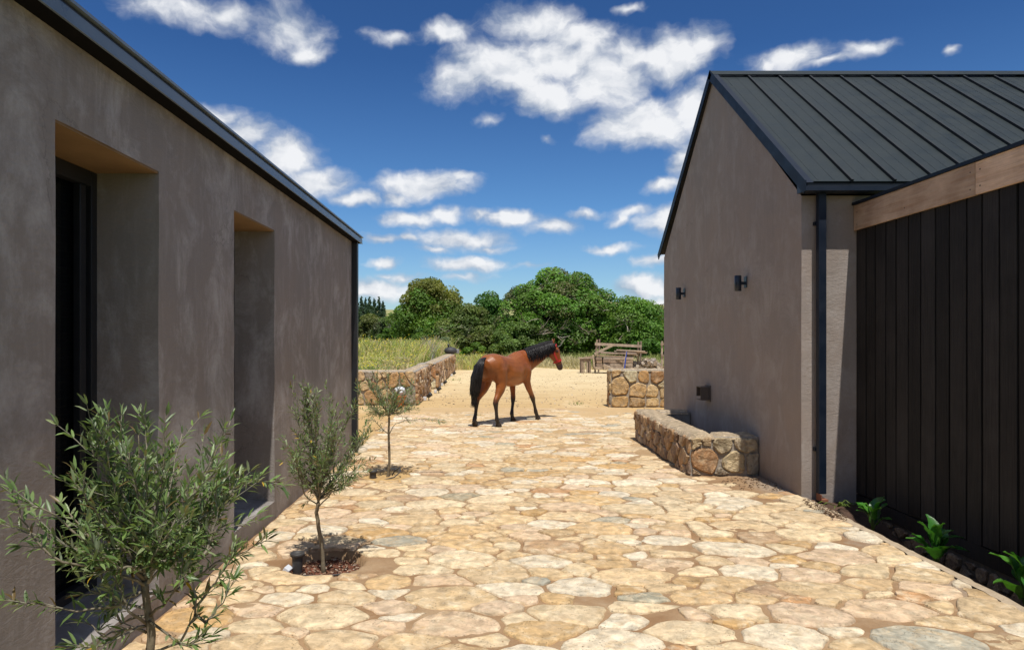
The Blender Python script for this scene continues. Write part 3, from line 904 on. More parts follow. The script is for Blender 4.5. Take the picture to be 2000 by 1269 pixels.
# ================================================================== RIGHT BUILDING
XR, YA, YB_, YM, XE = 3.37, 7.30, 12.95, 10.125, 13.0
EZ, AZ = 3.22, 5.56
RB = thing('gabled_building', 'taupe plastered gabled building with dark standing seam roof', 'building', (XR, YM, 0))
mb = MB()
zz = -.3
mb.add([(XR, YA, zz), (XR, YM, zz), (XR, YB_, zz), (XR, YB_, EZ), (XR, YM, EZ), (XR, YA, EZ), (XR, YM, AZ)], [(5, 4, 1, 0), (4, 3, 2, 1), (6, 4, 5), (6, 3, 4)])
mb.add([(XE, YA, zz), (XE, YB_, zz), (XE, YB_, EZ), (XE, YM, AZ), (XE, YA, EZ)], [(0, 1, 2, 3, 4)])
mb.add([(XR, YA, zz), (5.2, YA, zz), (5.2, YA, EZ), (XR, YA, EZ), (XE, YA, zz), (XE, YA, EZ)], [(0, 1, 2, 3), (1, 4, 5, 2)])
mb.add([(XR, YB_, zz), (XE, YB_, zz), (XE, YB_, EZ), (XR, YB_, EZ)], [(3, 2, 1, 0)])
waver(mb.build('wall', M['plaster_r'], RB), 26, .0035)
# roof deck and panels
RY0, RZ0 = 7.17, 3.335; RYM, RZM = 10.135, 5.61
sl_ = Vector((0, RYM - RY0, RZM - RZ0)); sld = sl_.normalized(); up_ = Vector((0, -sld.z, sld.y))
def slope_pt(x, t, h, side=0):
    p = Vector((x, RY0, RZ0)) + sl_ * t + up_ * h
    if side: p.y = 2 * RYM - p.y
    return p
def slab(mb, x0, x1, t0, t1, h0, h1, side=0, col=(.5, .5, .5)):
    vs = [slope_pt(x, t, h, side) for h in (h0, h1) for t in (t0, t1) for x in (x0, x1)]
    return mb.add(vs, [(0, 2, 3, 1), (4, 5, 7, 6), (0, 1, 5, 4), (2, 6, 7, 3), (0, 4, 6, 2), (1, 3, 7, 5)], col)
d_ = MB()
for sd_ in (0, 1): slab(d_, XR - .03, XE + .03, .0, 1.0, -.05, -.004, sd_)
d_.build('roof_deck', M['seam'], RB)
xs_ = [XR - .045] + [3.83 + .449 * k for k in range(21)]
mesh_p = None; mesh_s = None
for side in (0, 1):
    for k in range(len(xs_) - 1):
        a, b = xs_[k], xs_[k + 1]
        p = MB(); slab(p, a + .012, b - .012, 0, 1.0, 0, .012, side)
        for j in (1, 2): slab(p, a + (b - a) * j / 3 - .009, a + (b - a) * j / 3 + .009, 0.01, .99, .0122, .0138, side)
        p.build('roof_panel', M['roof'], RB)
        if k:
            q = MB(); slab(q, a - .011, a + .011, -.005, 1.0, .001, .042, side); q.build('roof_seam', M['seam'], RB)
r_ = MB()
for side in (0, 1): slab(r_, XR - .055, XE + .05, .955, 1.0, .045, .053, side)
r_.build('ridge_cap', M['roof'], RB)
for side in (0, 1):
    b_ = MB()
    slab(b_, XR - .058, XR - .046, -.03, 1.01, -.075, .05, side)
    slab(b_, XR - .0458, XR + .012, -.03, 1.0, .0435, .05, side)
    b_.build('verge_flashing', M['navy'], RB)
# gutter: a square box with a shadowed top gap
g = MB()
g.box(XR - .065, XE, 7.055, 7.065, 3.225, 3.272).box(XR - .065, XE, 7.0655, 7.20, 3.225, 3.233).box(XR - .065, XR - .056, 7.0655, 7.18, 3.2335, 3.335)
g.build('gutter', M['navy'], RB)
MB().box(XR - .05, XE, 7.18, 7.296, 3.237, 3.333).build('fascia', M['black'], RB)
MB().box(3.497, 3.577, 7.175, 7.245, 0.06, 3.234).build('downpipe', M['navy'], RB, bevel=.006)
o = MB().box(3.50, 3.574, 7.13, 7.24, -0.01, 0.012).box(3.50, 3.506, 7.13, 7.24, .012, .06).build('pipe_shoe', M['rust'], RB)
br = MB()
for z in (0.5, 2.9): br.box(3.49, 3.584, 7.246, 7.298, z, z + .035)
br.build('bracket', M['navy'], RB)

# ---- wall lights on the gable: up-and-down cylinders on a bracket
def wall_light(y, z, label):
    t = thing('wall_light', label, 'wall light', (XR, y, z), 0, 'dark cylinder lights on the gable wall')
    c = (XR - .105, y, z)
    MB().lathe(c, [(.040, -.10), (.043, -.098), (.043, .098), (.040, .10), (.034, .10), (.034, .085)], 20).build('lamp_body', M['lampm'], t, True)
    MB().box(XR - .066, XR - .012, y - .018, y + .018, z - .02, z + .02).build('arm', M['lampm'], t)
    MB().box(XR - .012, XR - .001, y - .045, y + .045, z - .06, z + .085).build('mount_plate', M['lampm'], t, bevel=.002)
wall_light(8.86, 2.41, 'dark up and down light nearer the roof eave corner, larger looking of the two')
wall_light(11.6, 2.455, 'dark up and down light near the far edge of the gable wall')
# ---- water spout over the trough
t = thing('water_spout', 'dull brown square metal spout sticking out of the gable wall above trough', 'spout', (XR, 10.37, .86))
y0, z0 = 10.26, .765
mb = MB().box(XR - .15, XR - .002, y0, y0 + .008, z0, z0 + .20).box(XR - .15, XR - .002, y0 + .2, y0 + .208, z0 + .05, z0 + .20)
mb.box(XR - .15, XR - .002, y0 + .0085, y0 + .1995, z0, z0 + .008).box(XR - .149, XR - .002, y0 + .0085, y0 + .1995, z0 + .192, z0 + .20)
mb.box(XR - .03, XR - .004, y0 + .0086, y0 + .1994, z0 + .0085, z0 + .1915)
mb.build('spout_box', M['spout'], t)
MB().box(XR - .012, XR - .0015, y0 - .02, y0 + .23, z0 - .02, z0 + .22).build('back_plate', M['spout'], t)

# ================================================================== STONE WALLS
wpal = [(tuple(min(.62, v * 1.18) for v in c_), w_) for c_, w_ in [((.46, .31, .15), 22), ((.40, .24, .105), 16), ((.53, .39, .21), 18), ((.30, .175, .09), 9), ((.27, .24, .19), 9), ((.57, .47, .31), 9), ((.34, .17, .08), 4)]]
tpal = [(tuple(v * 1.18 for v in c_), w_) for c_, w_ in [((.38, .23, .12), 20), ((.45, .30, .17), 16), ((.30, .17, .09), 14), ((.24, .16, .11), 10), ((.50, .38, .25), 8)]]
def face_stones(parent, org, U, N, L, H, size, rng, pal=wpal, seeds=None, wt=None, depth=.03, aspect=1.0, gap=(.010, .02), limit=999, n=11, zt=0.0, cols=None):
    """stones on the rectangle org + U*u + Z*v, standing out along N"""
    if seeds is None:
        seeds = []; wt = []
        for _ in range(int(60 * L * H / size ** 2) + 60):
            u = rng.uniform(0, L); v = rng.uniform(0, H); r = size * rng.choice([.32, .42, .52, .62])
            if all(((u - a) * aspect) ** 2 + (v - b) ** 2 > ((r + r2) * .86) ** 2 for (a, b), r2 in zip(seeds, wt)):
                seeds.append((u, v)); wt.append(r)
    cl_ = cells(seeds, [w_ * .8 for w_ in wt], [(0, 0), (L, 0), (L, H), (0, H)])
    U = Vector(U); N = Vector(N); org = Vector(org); Z = Vector((0, 0, 1))
    k = 0
    for ci_, pg in enumerate(cl_):
        if pg is None or area(pg) < .002: continue
        o, c = outline(pg, rng.uniform(*gap), rng, n=n, rag=.006, rnd=rng.uniform(.05, .17))
        if o is None: continue
        sh = rng.uniform(0, 50); o = [(min(L, max(0, wx - sh)), min(H, max(0, wy))) for wx, wy in (warp2(x + sh, y, .03, 5.) for x, y in o)]
        dp = depth * rng.uniform(.6, 1.25); vs = []
        for (f, h) in ((1.0, -.02), (.985, dp * .5), (.86, dp)):
            for (x, y) in o:
                q = ((x - c[0]) * f, (y - c[1]) * f)
                vs.append(U * q[0] + Z * q[1] + N * (h + rng.uniform(-.22, .22) * dp * (h > 0)))
        vs.append(N * dp * rng.uniform(.8, 1.25))
        m_ = len(o); fs = []
        for j in range(2):
            for i in range(m_): fs.append((j * m_ + i, j * m_ + (i + 1) % m_, (j + 1) * m_ + (i + 1) % m_, (j + 1) * m_ + i))
        for i in range(m_): fs.append((2 * m_ + i, 2 * m_ + (i + 1) % m_, 3 * m_))
        if U.cross(Z).dot(N) < 0: fs = [tuple(reversed(q)) for q in fs]
        col = cols[ci_] if cols and ci_ < len(cols) else pick(rng, pal); pos = org + U * c[0] + Z * c[1]
        link('stone', mesh_np('stone', [tuple(v) for v in vs], fs, M['stone'], False, np.array([col] * len(vs))), parent, pos - rootloc(parent))
        k += 1
    return k
def rough_core(name, boxes, mat, parent, label=None, cat=None):
    mb = MB()
    for b in boxes: mb.box(*b)
    o = mb.build(name, mat, parent, bevel=.015)
    return o
# trough
TR = thing('stone_trough', 'low stone trough with mortared rim against the gable wall', 'trough', (2.9, 10.0, 0))
r1 = random.Random(5)
tx0, tx1, ty0, ty1, tz = 2.52, XR - .003, 8.44, 11.52, .485
core = MB()
core.box(tx0, tx0 + .30, ty0, ty1, -.2, tz).box(tx0 + .301, tx1, ty0, ty0 + .27, -.2, tz - .002).box(tx0 + .301, tx1, ty1 - .26, ty1, -.2, tz - .002)
core.build('core', M['cement'], TR, bevel=.012)
MB().box(tx0 + .302, tx1 - .001, ty0 + .272, ty1 - .262, -.2, .10).build('basin', M['basin'], TR)
# rim: uneven mortar bed with flat pieces
def rim(x0, x1, y0, y1, z, parent, mat='kerb', amp=.034, st=.03, seed=0, ov=.022):
    xs = np.linspace(x0 - ov, x1 + ov, max(4, int((x1 - x0) / st))); ys = np.linspace(y0 - ov, y1 + ov, max(4, int((y1 - y0) / st)))
    gx, gy = np.meshgrid(xs, ys); gz = z + .004 + amp * (fbm(gx * 7, gy * 7, 4, 81 + seed))
    ed_ = np.minimum.reduce([gx - xs[0], xs[-1] - gx, gy - ys[0], ys[-1] - gy]); gz = np.where(ed_ < 1e-6, z - .035, gz)
    jx = .012 * (fbm(gx * 9, gy * 9, 2, 91 + seed) - .5) * (ed_ < .02)
    V_ = np.stack([gx + jx, gy + jx, gz], -1).reshape(-1, 3)
    V_ = V_ - np.array(rootloc(parent))
    return link('rim', mesh_np('rim', V_, gridfaces(len(xs), len(ys)), M['stone'] if mat == 'kerb' else M[mat], True, np.tile([[.47, .37, .25]], (len(V_), 1))), parent)
rim(tx0, tx0 + .30, ty0, ty1, tz, TR, seed=1)
rim(tx0 + .32, tx1 - .03, ty0, ty0 + .27, tz - .003, TR, seed=2, ov=.018)
rim(tx0 + .32, tx1 - .03, ty1 - .26, ty1, tz - .003, TR, seed=3, ov=.018)
sd2 = [(.07, .41), (.185, .415), (.39, .385), (.68, .40), (.17, .19), (.54, .15), (.76, .16), (.42, .03), (.05, .03)]
w2 = [.07, .055, .14, .13, .20, .17, .10, .03, .02]
face_stones(TR, (tx0, ty0, .005), (1, 0, 0), (0, -1, 0), tx1 - tx0, tz - .01, .3, r1, seeds=sd2, wt=w2, depth=.045, gap=(.010, .018), n=16, cols=[(.50, .38, .22), (.44, .31, .18), (.40, .32, .20), (.44, .36, .24), (.40, .225, .11), (.53, .42, .25), (.36, .31, .23), (.33, .28, .21), (.34, .25, .16)])
face_stones(TR, (tx0, ty0, .005), (0, 1, 0), (-1, 0, 0), ty1 - ty0, tz - .01, .24, r1, pal=tpal, aspect=1.25, depth=.035, gap=(.006, .012))

# low wall beyond the gable building
SW = thing('stone_wall', 'low stone wall of large blocks ending left of the gabled building', 'wall', (4.2, 17.1, 0))
sx0, sy0, sz = 3.07, 16.85, .915
MB().box(sx0, 6.6, sy0, sy0 + .42, -.2, sz).build('core', M['cement'], SW, bevel=.012)
rim(sx0, 6.6, sy0, sy0 + .42, sz, SW, seed=5, st=.06)
sdx = [(.06, .84), (.20, .52), (.22, .10), (.52, .78), (.80, .74), (1.15, .76), (1.5, .72), (.70, .42), (1.02, .38), (.66, .10), (1.04, .10), (1.34, .36), (1.36, .08), (1.52, .38), (1.28, .55)]
wdx = [.07, .27, .20, .17, .16, .2, .16, .25, .2, .2, .18, .18, .18, .14, .1]
rx = random.Random(31)
for _ in range(200):
    u = rx.uniform(1.72, 3.4); v = rx.uniform(.05, .85)
    if all((u - a) ** 2 + (v - b) ** 2 > .27 ** 2 for a, b in sdx): sdx.append((u, v)); wdx.append(.16)
face_stones(SW, (sx0, sy0, .0), (1, 0, 0), (0, -1, 0), 6.6 - sx0, sz, .3, rx, seeds=sdx, wt=wdx, depth=.05, gap=(.012, .02), n=12)
face_stones(SW, (sx0, sy0, .0), (0, 1, 0), (-1, 0, 0), .42, sz, .3, rx, depth=.03)

# retaining wall along the yard on the left
r3 = random.Random(77)
RW = thing('retaining_wall', 'long sandstone retaining wall holding back the weedy field on the left', 'wall', (-1.8, 24, 0))
wy0 = 17.35; wz = .86
MB().box(-8.0, -1.80, wy0, wy0 + .4, -.2, wz).box(-2.2, -1.80, wy0 + .402, 21.6, -.2, wz).box(-2.2, -1.98, 21.602, 22.9, -.2, wz + .02).box(-2.15, -1.70, 22.902, 36.0, -.2, wz).build('core', M['cement'], RW, bevel=.02)
rim(-8.0, -1.82, wy0, wy0 + .4, wz, RW, seed=7, st=.1)
rim(-2.2, -1.80, wy0 + .45, 21.6, wz, RW, seed=8, st=.09)
rim(-2.15, -1.70, 22.9, 36, wz, RW, seed=9, st=.12, amp=.03)
face_stones(RW, (-5.6, wy0, 0), (1, 0, 0), (0, -1, 0), 3.8, wz, .34, r3, depth=.05, n=11)
face_stones(RW, (-1.80, wy0, 0), (0, 1, 0), (1, 0, 0), 4.25, wz, .32, r3, pal=tpal, depth=.07, n=10, aspect=1.3)
face_stones(RW, (-1.98, 22.9, .0), (1, 0, 0), (0, -1, 0), .28, wz, .34, r3, depth=.03, n=10)
face_stones(RW, (-1.98, 21.6, 0), (0, 1, 0), (1, 0, 0), 1.28, wz, .36, r3, depth=.05, n=10)
face_stones(RW, (-1.70, 22.9, 0), (0, 1, 0), (1, 0, 0), 13.1, wz, .46, r3, pal=tpal, depth=.08, n=8, aspect=1.3)
face_stones(RW, (-2.15, 36.0 - .0, 0), (1, 0, 0), (0, -1, 0), .01, wz, .5, r3, depth=.01) if False else None
# second low wall in the field
R2 = thing('garden_wall', 'low pale capped stone wall half hidden in the dry weeds', 'wall', (-4.2, 23, .6))
MB().box(-6.8, -2.75, 23.4, 23.8, .5, 1.02).build('core', M['cement'], R2, bevel=.02)
rim(-6.8, -2.75, 23.4, 23.8, 1.02, R2, seed=12, st=.12)
face_stones(R2, (-6.8, 23.4, .6), (1, 0, 0), (0, -1, 0), 4.05, .42, .36, r3, depth=.04, n=9)

# raised field behind the retaining wall
xs = np.linspace(-34, -2.12, 90); ys = np.linspace(17.7, 66, 110); gx, gy = np.meshgrid(xs, ys)
def field_z(x, y):
    z = .70 + .10 * (fbm(x * .6, y * .6, 3, 13) - .5) + .006 * (y - 18)
    return z - 1.3 * smooth01((y - 55) / 9) - 1.0 * smooth01((x + 2.6 + .0 * y) / .4) * smooth01((y - 36) / 2) 
V = np.stack([gx, gy, field_z(gx, gy)], -1).reshape(-1, 3)
tag(link('field', mesh_np('field', V, gridfaces(len(xs), len(ys)), M['field'], True)), kind='structure')

# ================================================================== TIMBER SHED WALL (right)
FX = 3.95
FN = thing('timber_fence', 'tall dark stained board fence with bare cedar top planks', 'fence', (FX, 4.5, 0))
byp = [1675, 1691, 1708.5, 1729, 1749, 1773, 1798, 1827, 1854, 1888, 1918, 1952, 1988]
bys = [7.297] + [FX * F / (p - 950) for p in byp[1:]]
while bys[-1] > 1.4: bys.append(bys[-1] - rng.uniform(.16, .20))
for i in range(len(bys) - 1):
    a, b = bys[i + 1], bys[i]; g_ = .010; off = rng.uniform(-.004, .006); lz = rng.uniform(-.012, .012)
    b_ = MB()
    # boards with slightly wavering edges
    nseg = 6; vs = []; wob = [rng.uniform(-.0035, .0035) for _ in range(2 * nseg)]
    for k in range(nseg):
        z = .05 + lz + (2.88 - .05 - lz) * k / (nseg - 1)
        ya = a + g_ + wob[k]; yb = b - g_ + wob[nseg + k]
        vs += [(FX + off, ya, z), (FX + off, yb, z), (FX + .022, yb, z), (FX + .022, ya, z)]
    fs = [(0, 1, 2, 3), tuple((nseg - 1) * 4 + j for j in (3, 2, 1, 0))]
    for k in range(nseg - 1):
        for j in range(4): fs.append((k * 4 + j, k * 4 + (j + 1) % 4, (k + 1) * 4 + (j + 1) % 4, (k + 1) * 4 + j)[::-1])
    b_.add(vs, fs)
    b_.build('board', M['board'], FN)
MB().box(FX + .03, FX + .06, 1.2, 7.296, -.02, 3.08).build('backing', M['black'], FN)
MB().box(FX + .004, FX + .0285, 1.2, 7.295, -.10, .035).build('bottom_rail', M['board'], FN)
MB().box(FX - .030, FX - .004, 5.478, 7.285, 2.845, 3.11).build('fascia_plank', M['cedar'], FN, bevel=.002)
MB().box(FX - .029, FX - .003, 1.2, 5.473, 2.848, 3.11).build('fascia_plank', M['cedar'], FN, bevel=.002)
nl = MB()
for (y, z) in ((7.22, 2.90), (7.22, 3.03), (5.53, 2.90), (5.53, 3.04), (5.42, 2.91), (5.42, 3.04), (6.4, 2.92), (4.6, 2.9)):
    nl.lathe((FX - .0305, y, z), [(.006, -.001), (.006, .002)], 8, axis='x')
nl.build('nail', M['black'], FN)
MB().box(FX - .045, FX + .16, 1.2, 7.294, 3.112, 3.142).build('cap_flashing', M['navy'], FN)
# footing stones under the boards
FT = MB().box(FX + .02, FX + .30, 1.2, 7.29, -.5, -.105).build('footing', M['basin'], FN)
face_stones(FN, (FX + .02, 1.3, -.4), (0, 1, 0), (-1, 0, 0), 5.9, .28, .2, r3, pal=[((.20, .15, .11), 3), ((.13, .10, .08), 3)], depth=.03, n=8)
# ================================================================== VEGETATION
def unit(v): return v / np.maximum(1e-9, np.linalg.norm(v, axis=-1, keepdims=True))
def leaf_cloud(name, mat, cen, rad, colr, n, size, parent, seed, flat=.7, up=.55, inner=.35, asp=.6, jit=.18, loc=None):
    r = np.random.RandomState(seed)
    cen = np.asarray(cen, float); rad = np.asarray(rad, float); colr = np.asarray(colr, float)
    p = (rad.prod(1)) ** (2 / 3.); p /= p.sum()
    idx = r.choice(len(cen), n, p=p)
    d = unit(r.normal(size=(n, 3))); d[:, 2] = np.abs(d[:, 2]) * np.where(r.rand(n) < .8, 1, -1)
    rr = np.where(r.rand(n) < inner, r.rand(n) ** .5, 1 - .22 * r.rand(n) ** 2)
    pos = cen[idx] + d * rad[idx] * rr[:, None]
    nrm = unit(d * flat + np.array([0, 0, up]) + r.normal(size=(n, 3)) * .55)
    t = unit(np.cross(nrm, r.normal(size=(n, 3)))); b = np.cross(nrm, t)
    s = size * r.uniform(.55, 1.45, n)[:, None]
    V = np.stack([pos - t * s, pos + b * s * asp, pos + t * s, pos - b * s * asp], 1).reshape(-1, 3)
    c = colr[idx] * r.uniform(1 - jit, 1 + jit, (n, 1)) * (1 + r.uniform(-.08, .08, (n, 3)))
    if parent is not None: V = V - np.array(rootloc(parent))
    return link(name, mesh_np(name, V, np.arange(4 * n).reshape(-1, 4), mat, False, np.repeat(c, 4, 0)), parent)

def crown_clumps(r, cx, cy, z0, z1, rx, ry, n, cr, shape=1.0, low=.1):
    """clump centres inside a domed crown"""
    out = []
    while len(out) < n:
        u = r.uniform(-1, 1); v = r.uniform(-1, 1); h = r.uniform(0, 1)
        lim = (1 - h ** 2.2) ** .5 if h > .35 else (low + (1 - low) * (h / .35) ** .5)
        d = math.hypot(u, v)
        if d > lim * shape: continue
        if d < lim * .45 and h < .7: continue
        out.append((cx + u * rx * .9, cy + v * ry * .9, z0 + h * (z1 - z0 - cr * .6)))
    return out
def big_tree(name, label, cx, Y, top, base_px, wpx, color, n, nclump, seed, group=None, color2=None, twigs=0, ry=None, size=.11, ck=1.0, lowz=None, cat='tree'):
    r = random.Random(seed)
    X = (cx - 950) / F * Y; zt = HC - (top - 660) / F * Y; zb = HC - (base_px - 660) / F * Y
    gz_ = float(ground_z(np.array([X]), np.array([Y]))[0]) - .03
    rx = wpx / 2 / F * Y; ry = ry or rx * .7
    t = thing(name, label, cat, (X, Y, gz_), 0, group)
    cr = (zt - gz_) * .15 * ck
    cs = crown_clumps(r, X, Y, gz_ + (lowz if lowz is not None else .25), zt, rx - cr * .6, ry, nclump, cr)
    rad = []; cols = []
    for c in cs:
        k = r.uniform(.7, 1.35); rad.append((cr * k * 1.08, cr * k * 1.08, cr * k * .86))
        h = (c[2] - gz_) / (zt - gz_)
        cc = color
        if color2 is not None and r.random() < color2[1](h): cc = color2[0]
        m = r.uniform(.72, 1.32); g = r.uniform(-.012, .02)
        cols.append((max(.01, cc[0] * m + g), cc[1] * m + g * .6, max(.008, cc[2] * m)))
    # trunk and limbs
    mb = MB(); H = zt - gz_
    tr = H * .035
    bc = (.20, .16, .12)
    fork = Vector((X + r.uniform(-.2, .2), Y, gz_ + H * .28))
    mb.tube([(X, Y, gz_ - .2), (X + .05, Y, gz_ + H * .12), fork], [tr * 1.25, tr, tr * .85], 8, bc)
    for k in range(9):
        c = Vector(r.choice(cs)); m_ = fork.lerp(c, .5) + Vector((r.uniform(-.3, .3), r.uniform(-.3, .3), .25)) * (H * .08)
        mb.tube([fork, m_, c], [tr * .6, tr * .35, tr * .1], 6, bc)
    mb.build('trunk', M['bark'], t)
    leaf_cloud('crown', M['foliage'], cs, rad, cols, n, size, t, seed + 1)
    if twigs:
        mb = MB()
        for _ in range(twigs):
            c = Vector(r.choice(cs)); 
            if c.y > Y: continue
            p0 = c + Vector((r.uniform(-.4, .4), -cr * .85, r.uniform(-.3, .3)))
            for j in range(r.randint(2, 5)):
                d = Vector((r.uniform(-1, 1), r.uniform(-.5, .0), r.uniform(-.3, .8))).normalized()
                L = r.uniform(.35, 1.3) * cr
                p1 = p0 + d * L * .5 + Vector((0, 0, r.uniform(-.1, .1))); p2 = p0 + d * L + Vector((r.uniform(-.2, .2), 0, r.uniform(-.1, .25)))
                w_ = r.uniform(.012, .028); mb.tube([p0, p1, p2], [w_, w_ * .8, w_ * .4], 3, r.choice([(.36, .30, .22), (.28, .22, .16), (.42, .37, .30)]), cap=False)
        tag(mb.build('dead_twigs', M['bark'], t), kind='stuff')
    return t
G1 = (.130, .250, .038); G2 = (.150, .275, .042); OLV = (.185, .20, .042); DK = (.115, .180, .038)
big_tree('broadleaf_tree', 'widest and tallest rounded green tree behind the horse with bare grey twigs', 1092, 53, 530, 702, 300, G1, 110000, 250, 101, color2=((.135, .15, .06), lambda h: .25), twigs=170, ck=.80, ry=4.5, size=.095)
big_tree('broadleaf_tree', 'bright green tree behind the timber stack, right of the widest tree', 1236, 50, 574, 704, 150, G2, 42000, 100, 102, color2=(G1, lambda h: .5), twigs=22, ry=2.6, size=.085)
big_tree('broadleaf_tree', 'olive brown small tree at the edge of the gabled building', 1304, 52, 588, 704, 80, (.125, .13, .045), 18000, 40, 103, ry=2, twigs=12, size=.085)
big_tree('broadleaf_tree', 'tall tree with rusty olive crown top, left of the widest tree', 842, 60, 538, 690, 178, (.120, .220, .028), 56000, 140, 104, color2=(OLV, lambda h: .95 if h > .66 else (.45 if h > .5 else .08)), ck=.85, ry=3.2, size=.105)
big_tree('broadleaf_tree', 'small dark green tree poking up between the two big crowns', 956, 64, 567, 690, 112, (.075, .165, .028), 20000, 50, 105, ry=2.2, ck=.85, size=.10)
big_tree('shrub', 'olive green dense shrub filling the gap behind the horse rump', 912, 54, 596, 700, 158, (.135, .18, .045), 46000, 90, 106, color2=(DK, lambda h: .4), ry=2.4, size=.09, cat='shrub', twigs=25)
big_tree('shrub', 'dark green shrub low at the foot of the widest tree', 1010, 50, 625, 706, 140, DK, 22000, 54, 107, ry=1.8, cat='shrub', size=.085)
big_tree('shrub', 'bright green leafy shrub just behind the timber stack', 1262, 44, 655, 706, 70, (.10, .21, .03), 9000, 24, 108, ry=1.3, cat='shrub', size=.07)
big_tree('shrub', 'rounded dark olive shrub, leftmost beyond the weedy field', 722, 72, 611, 668, 84, (.105, .13, .035), 16000, 40, 109, ry=2, cat='shrub', size=.12)
big_tree('shrub', 'grey green wide shrub in front of the far green field', 770, 68, 618, 672, 130, (.10, .155, .05), 24000, 56, 110, ry=2, cat='shrub', size=.11, color2=((.10, .12, .06), lambda h: .3))
big_tree('shrub', 'small bright green shrub below the grey green wide shrub', 756, 62, 640, 672, 52, (.10, .20, .028), 6000, 18, 111, ry=1.4, cat='shrub', size=.09)
big_tree('shrub', 'yellow green low shrub under the rusty topped tree', 835, 56, 634, 690, 74, (.105, .19, .03), 9000, 26, 112, ry=1.6, cat='shrub', size=.085)
big_tree('shrub', 'pale grey green feathery shrub at the far end of the retaining wall', 866, 47, 641, 690, 32, (.17, .22, .11), 3000, 10, 113, ry=.8, cat='shrub', size=.05)
big_tree('shrub', 'vivid green shrub low behind the tail of the horse', 925, 46, 664, 694, 66, (.13, .24, .03), 5000, 16, 114, ry=.9, cat='shrub', size=.06)
big_tree('shrub', 'small dark distant shrub on the pale hillside right of the pines', 771, 210, 599, 622, 26, (.05, .09, .03), 2500, 9, 115, ry=1.8, cat='shrub', size=.3)
big_tree('broadleaf_tree', 'green tree hidden behind the gabled building', 1420, 56, 585, 700, 150, G1, 9000, 40, 116, ry=3, size=.16)
big_tree('broadleaf_tree', 'green tree hidden behind the plastered building', 600, 66, 600, 690, 120, G1, 7000, 34, 117, ry=3, size=.16)
# distant pines in a row
def pine(px, Y, top, label, seed, k=1.0):
    r = random.Random(seed); X = (px - 950) / F * Y; zt = HC - (top - 660) / F * Y
    g0 = float(ground_z(np.array([X]), np.array([Y]))[0]) - .1
    t = thing('pine_tree', label, 'pine', (X, Y, g0), 0, 'far row of pines on the left skyline')
    MB().tube([(X, Y, g0), (X, Y, zt - .6)], [.28, .05], 6, (.12, .09, .07)).build('trunk', M['bark'], t)
    H = zt - g0; cen = []; rad = []; cc = []
    for j in range(16):
        h = .18 + .8 * j / 15; w_ = (1 - h) * H * .26 * k + .28
        for q in range(3):
            cen.append((X + r.uniform(-.6, .6) * w_, Y + r.uniform(-.6, .6) * w_, g0 + h * H)); rad.append((w_ * .62, w_ * .62, H * .05)); m_ = r.uniform(.8, 1.2)
            cc.append((.06 * m_, .105 * m_, .05 * m_))
    leaf_cloud('crown', M['foliage'], cen, rad, cc, 2600, .30, t, seed, up=.1)
pn = [('leftmost pine of the far row, cut by the downpipe', 697, 583), ('second pine from the left in the far row', 706, 580), ('third far pine, slightly shorter than its left neighbour', 714, 583),
      ('middle far pine in the row, left of the narrow gap', 722, 581), ('far pine with a slim tip right of the row middle', 731, 584), ('tallest slim far pine near the right end of the row', 740, 581), ('last and lowest pine at the right end of the far row', 748, 589)]
for k, (lb, px, tp) in enumerate(pn): pine(px, 262 + 7 * (k % 3), tp, lb, 300 + k, 1.0)

# yellow-green weeds over the field, dry grass along the yard
def blades(name, xy, z, h, cols, seed, wid=.018, lean=.25, parent=None, head=None):
    r = np.random.RandomState(seed); n = len(h)
    a = r.uniform(0, 6.283, n); dx = np.cos(a) * wid; dy = np.sin(a) * wid * .4
    lx = r.normal(0, lean, n) * h; ly = r.normal(0, lean, n) * h
    x, y = xy
    V = np.stack([np.stack([x - dx, y - dy, z - .03], -1), np.stack([x + dx, y + dy, z - .03], -1),
                  np.stack([x + lx * .4 + dx * .7, y + ly * .4 + dy * .7, z + h * .6], -1), np.stack([x + lx * .4 - dx * .7, y + ly * .4 - dy * .7, z + h * .6], -1),
                  np.stack([x + lx, y + ly, z + h], -1), np.stack([x + lx + dx * .5, y + ly + dy * .5, z + h * .985], -1)], 1).reshape(-1, 3)
    i = np.arange(n)[:, None] * 6
    Fq = np.concatenate([i + np.array([[0, 1, 2, 3]]), i + np.array([[3, 2, 5, 4]])])
    return tag(link(name, mesh_np(name, V, Fq, M['weed'], False, np.repeat(cols, 6, 0)), parent), kind='stuff')
r = np.random.RandomState(3)
n = 120000
y = 18.0 + 36 * r.rand(n) ** 1.35; xr = (950 - 690) / F * y + .6
x = -2.35 - (xr * 1.15) * r.rand(n)
x = np.where((y > 36.5) & (r.rand(n) < .35), -2.4 + 2.2 * r.rand(n), x)
pm_ = fbm(x * .45 + 7, y * .22 + 3, 4, 5); p2 = fbm(x * .9 + 40, y * .4, 3, 8); p3 = fbm(x * 1.6, y * .8 + 20, 3, 18)
keep = (p3 > .30)
x, y, pm_, p2, p3 = x[keep], y[keep], pm_[keep], p2[keep], p3[keep]; n = len(x)
dry = np.array([.62, .49, .30]); yel = np.array([.50, .52, .17]); grn = np.array([.30, .39, .12]); gry = np.array([.36, .36, .34])
f = smooth01((pm_ - .40) / .2)[:, None]; c = dry * (1 - f) + yel * f
g_ = smooth01((p2 - .56) / .10)[:, None]; c = c * (1 - g_) + grn * g_
q = (np.hypot((x + 2.9) / 1.0, (y - 30) / 2.5) < 1)[:, None]; c = np.where(q & (r.rand(n, 1) < .7), gry, c)
mixr = r.rand(n, 1); c = np.where(mixr < .26, dry, np.where(mixr < .46, grn, c)) * r.uniform(.7, 1.25, (n, 1))
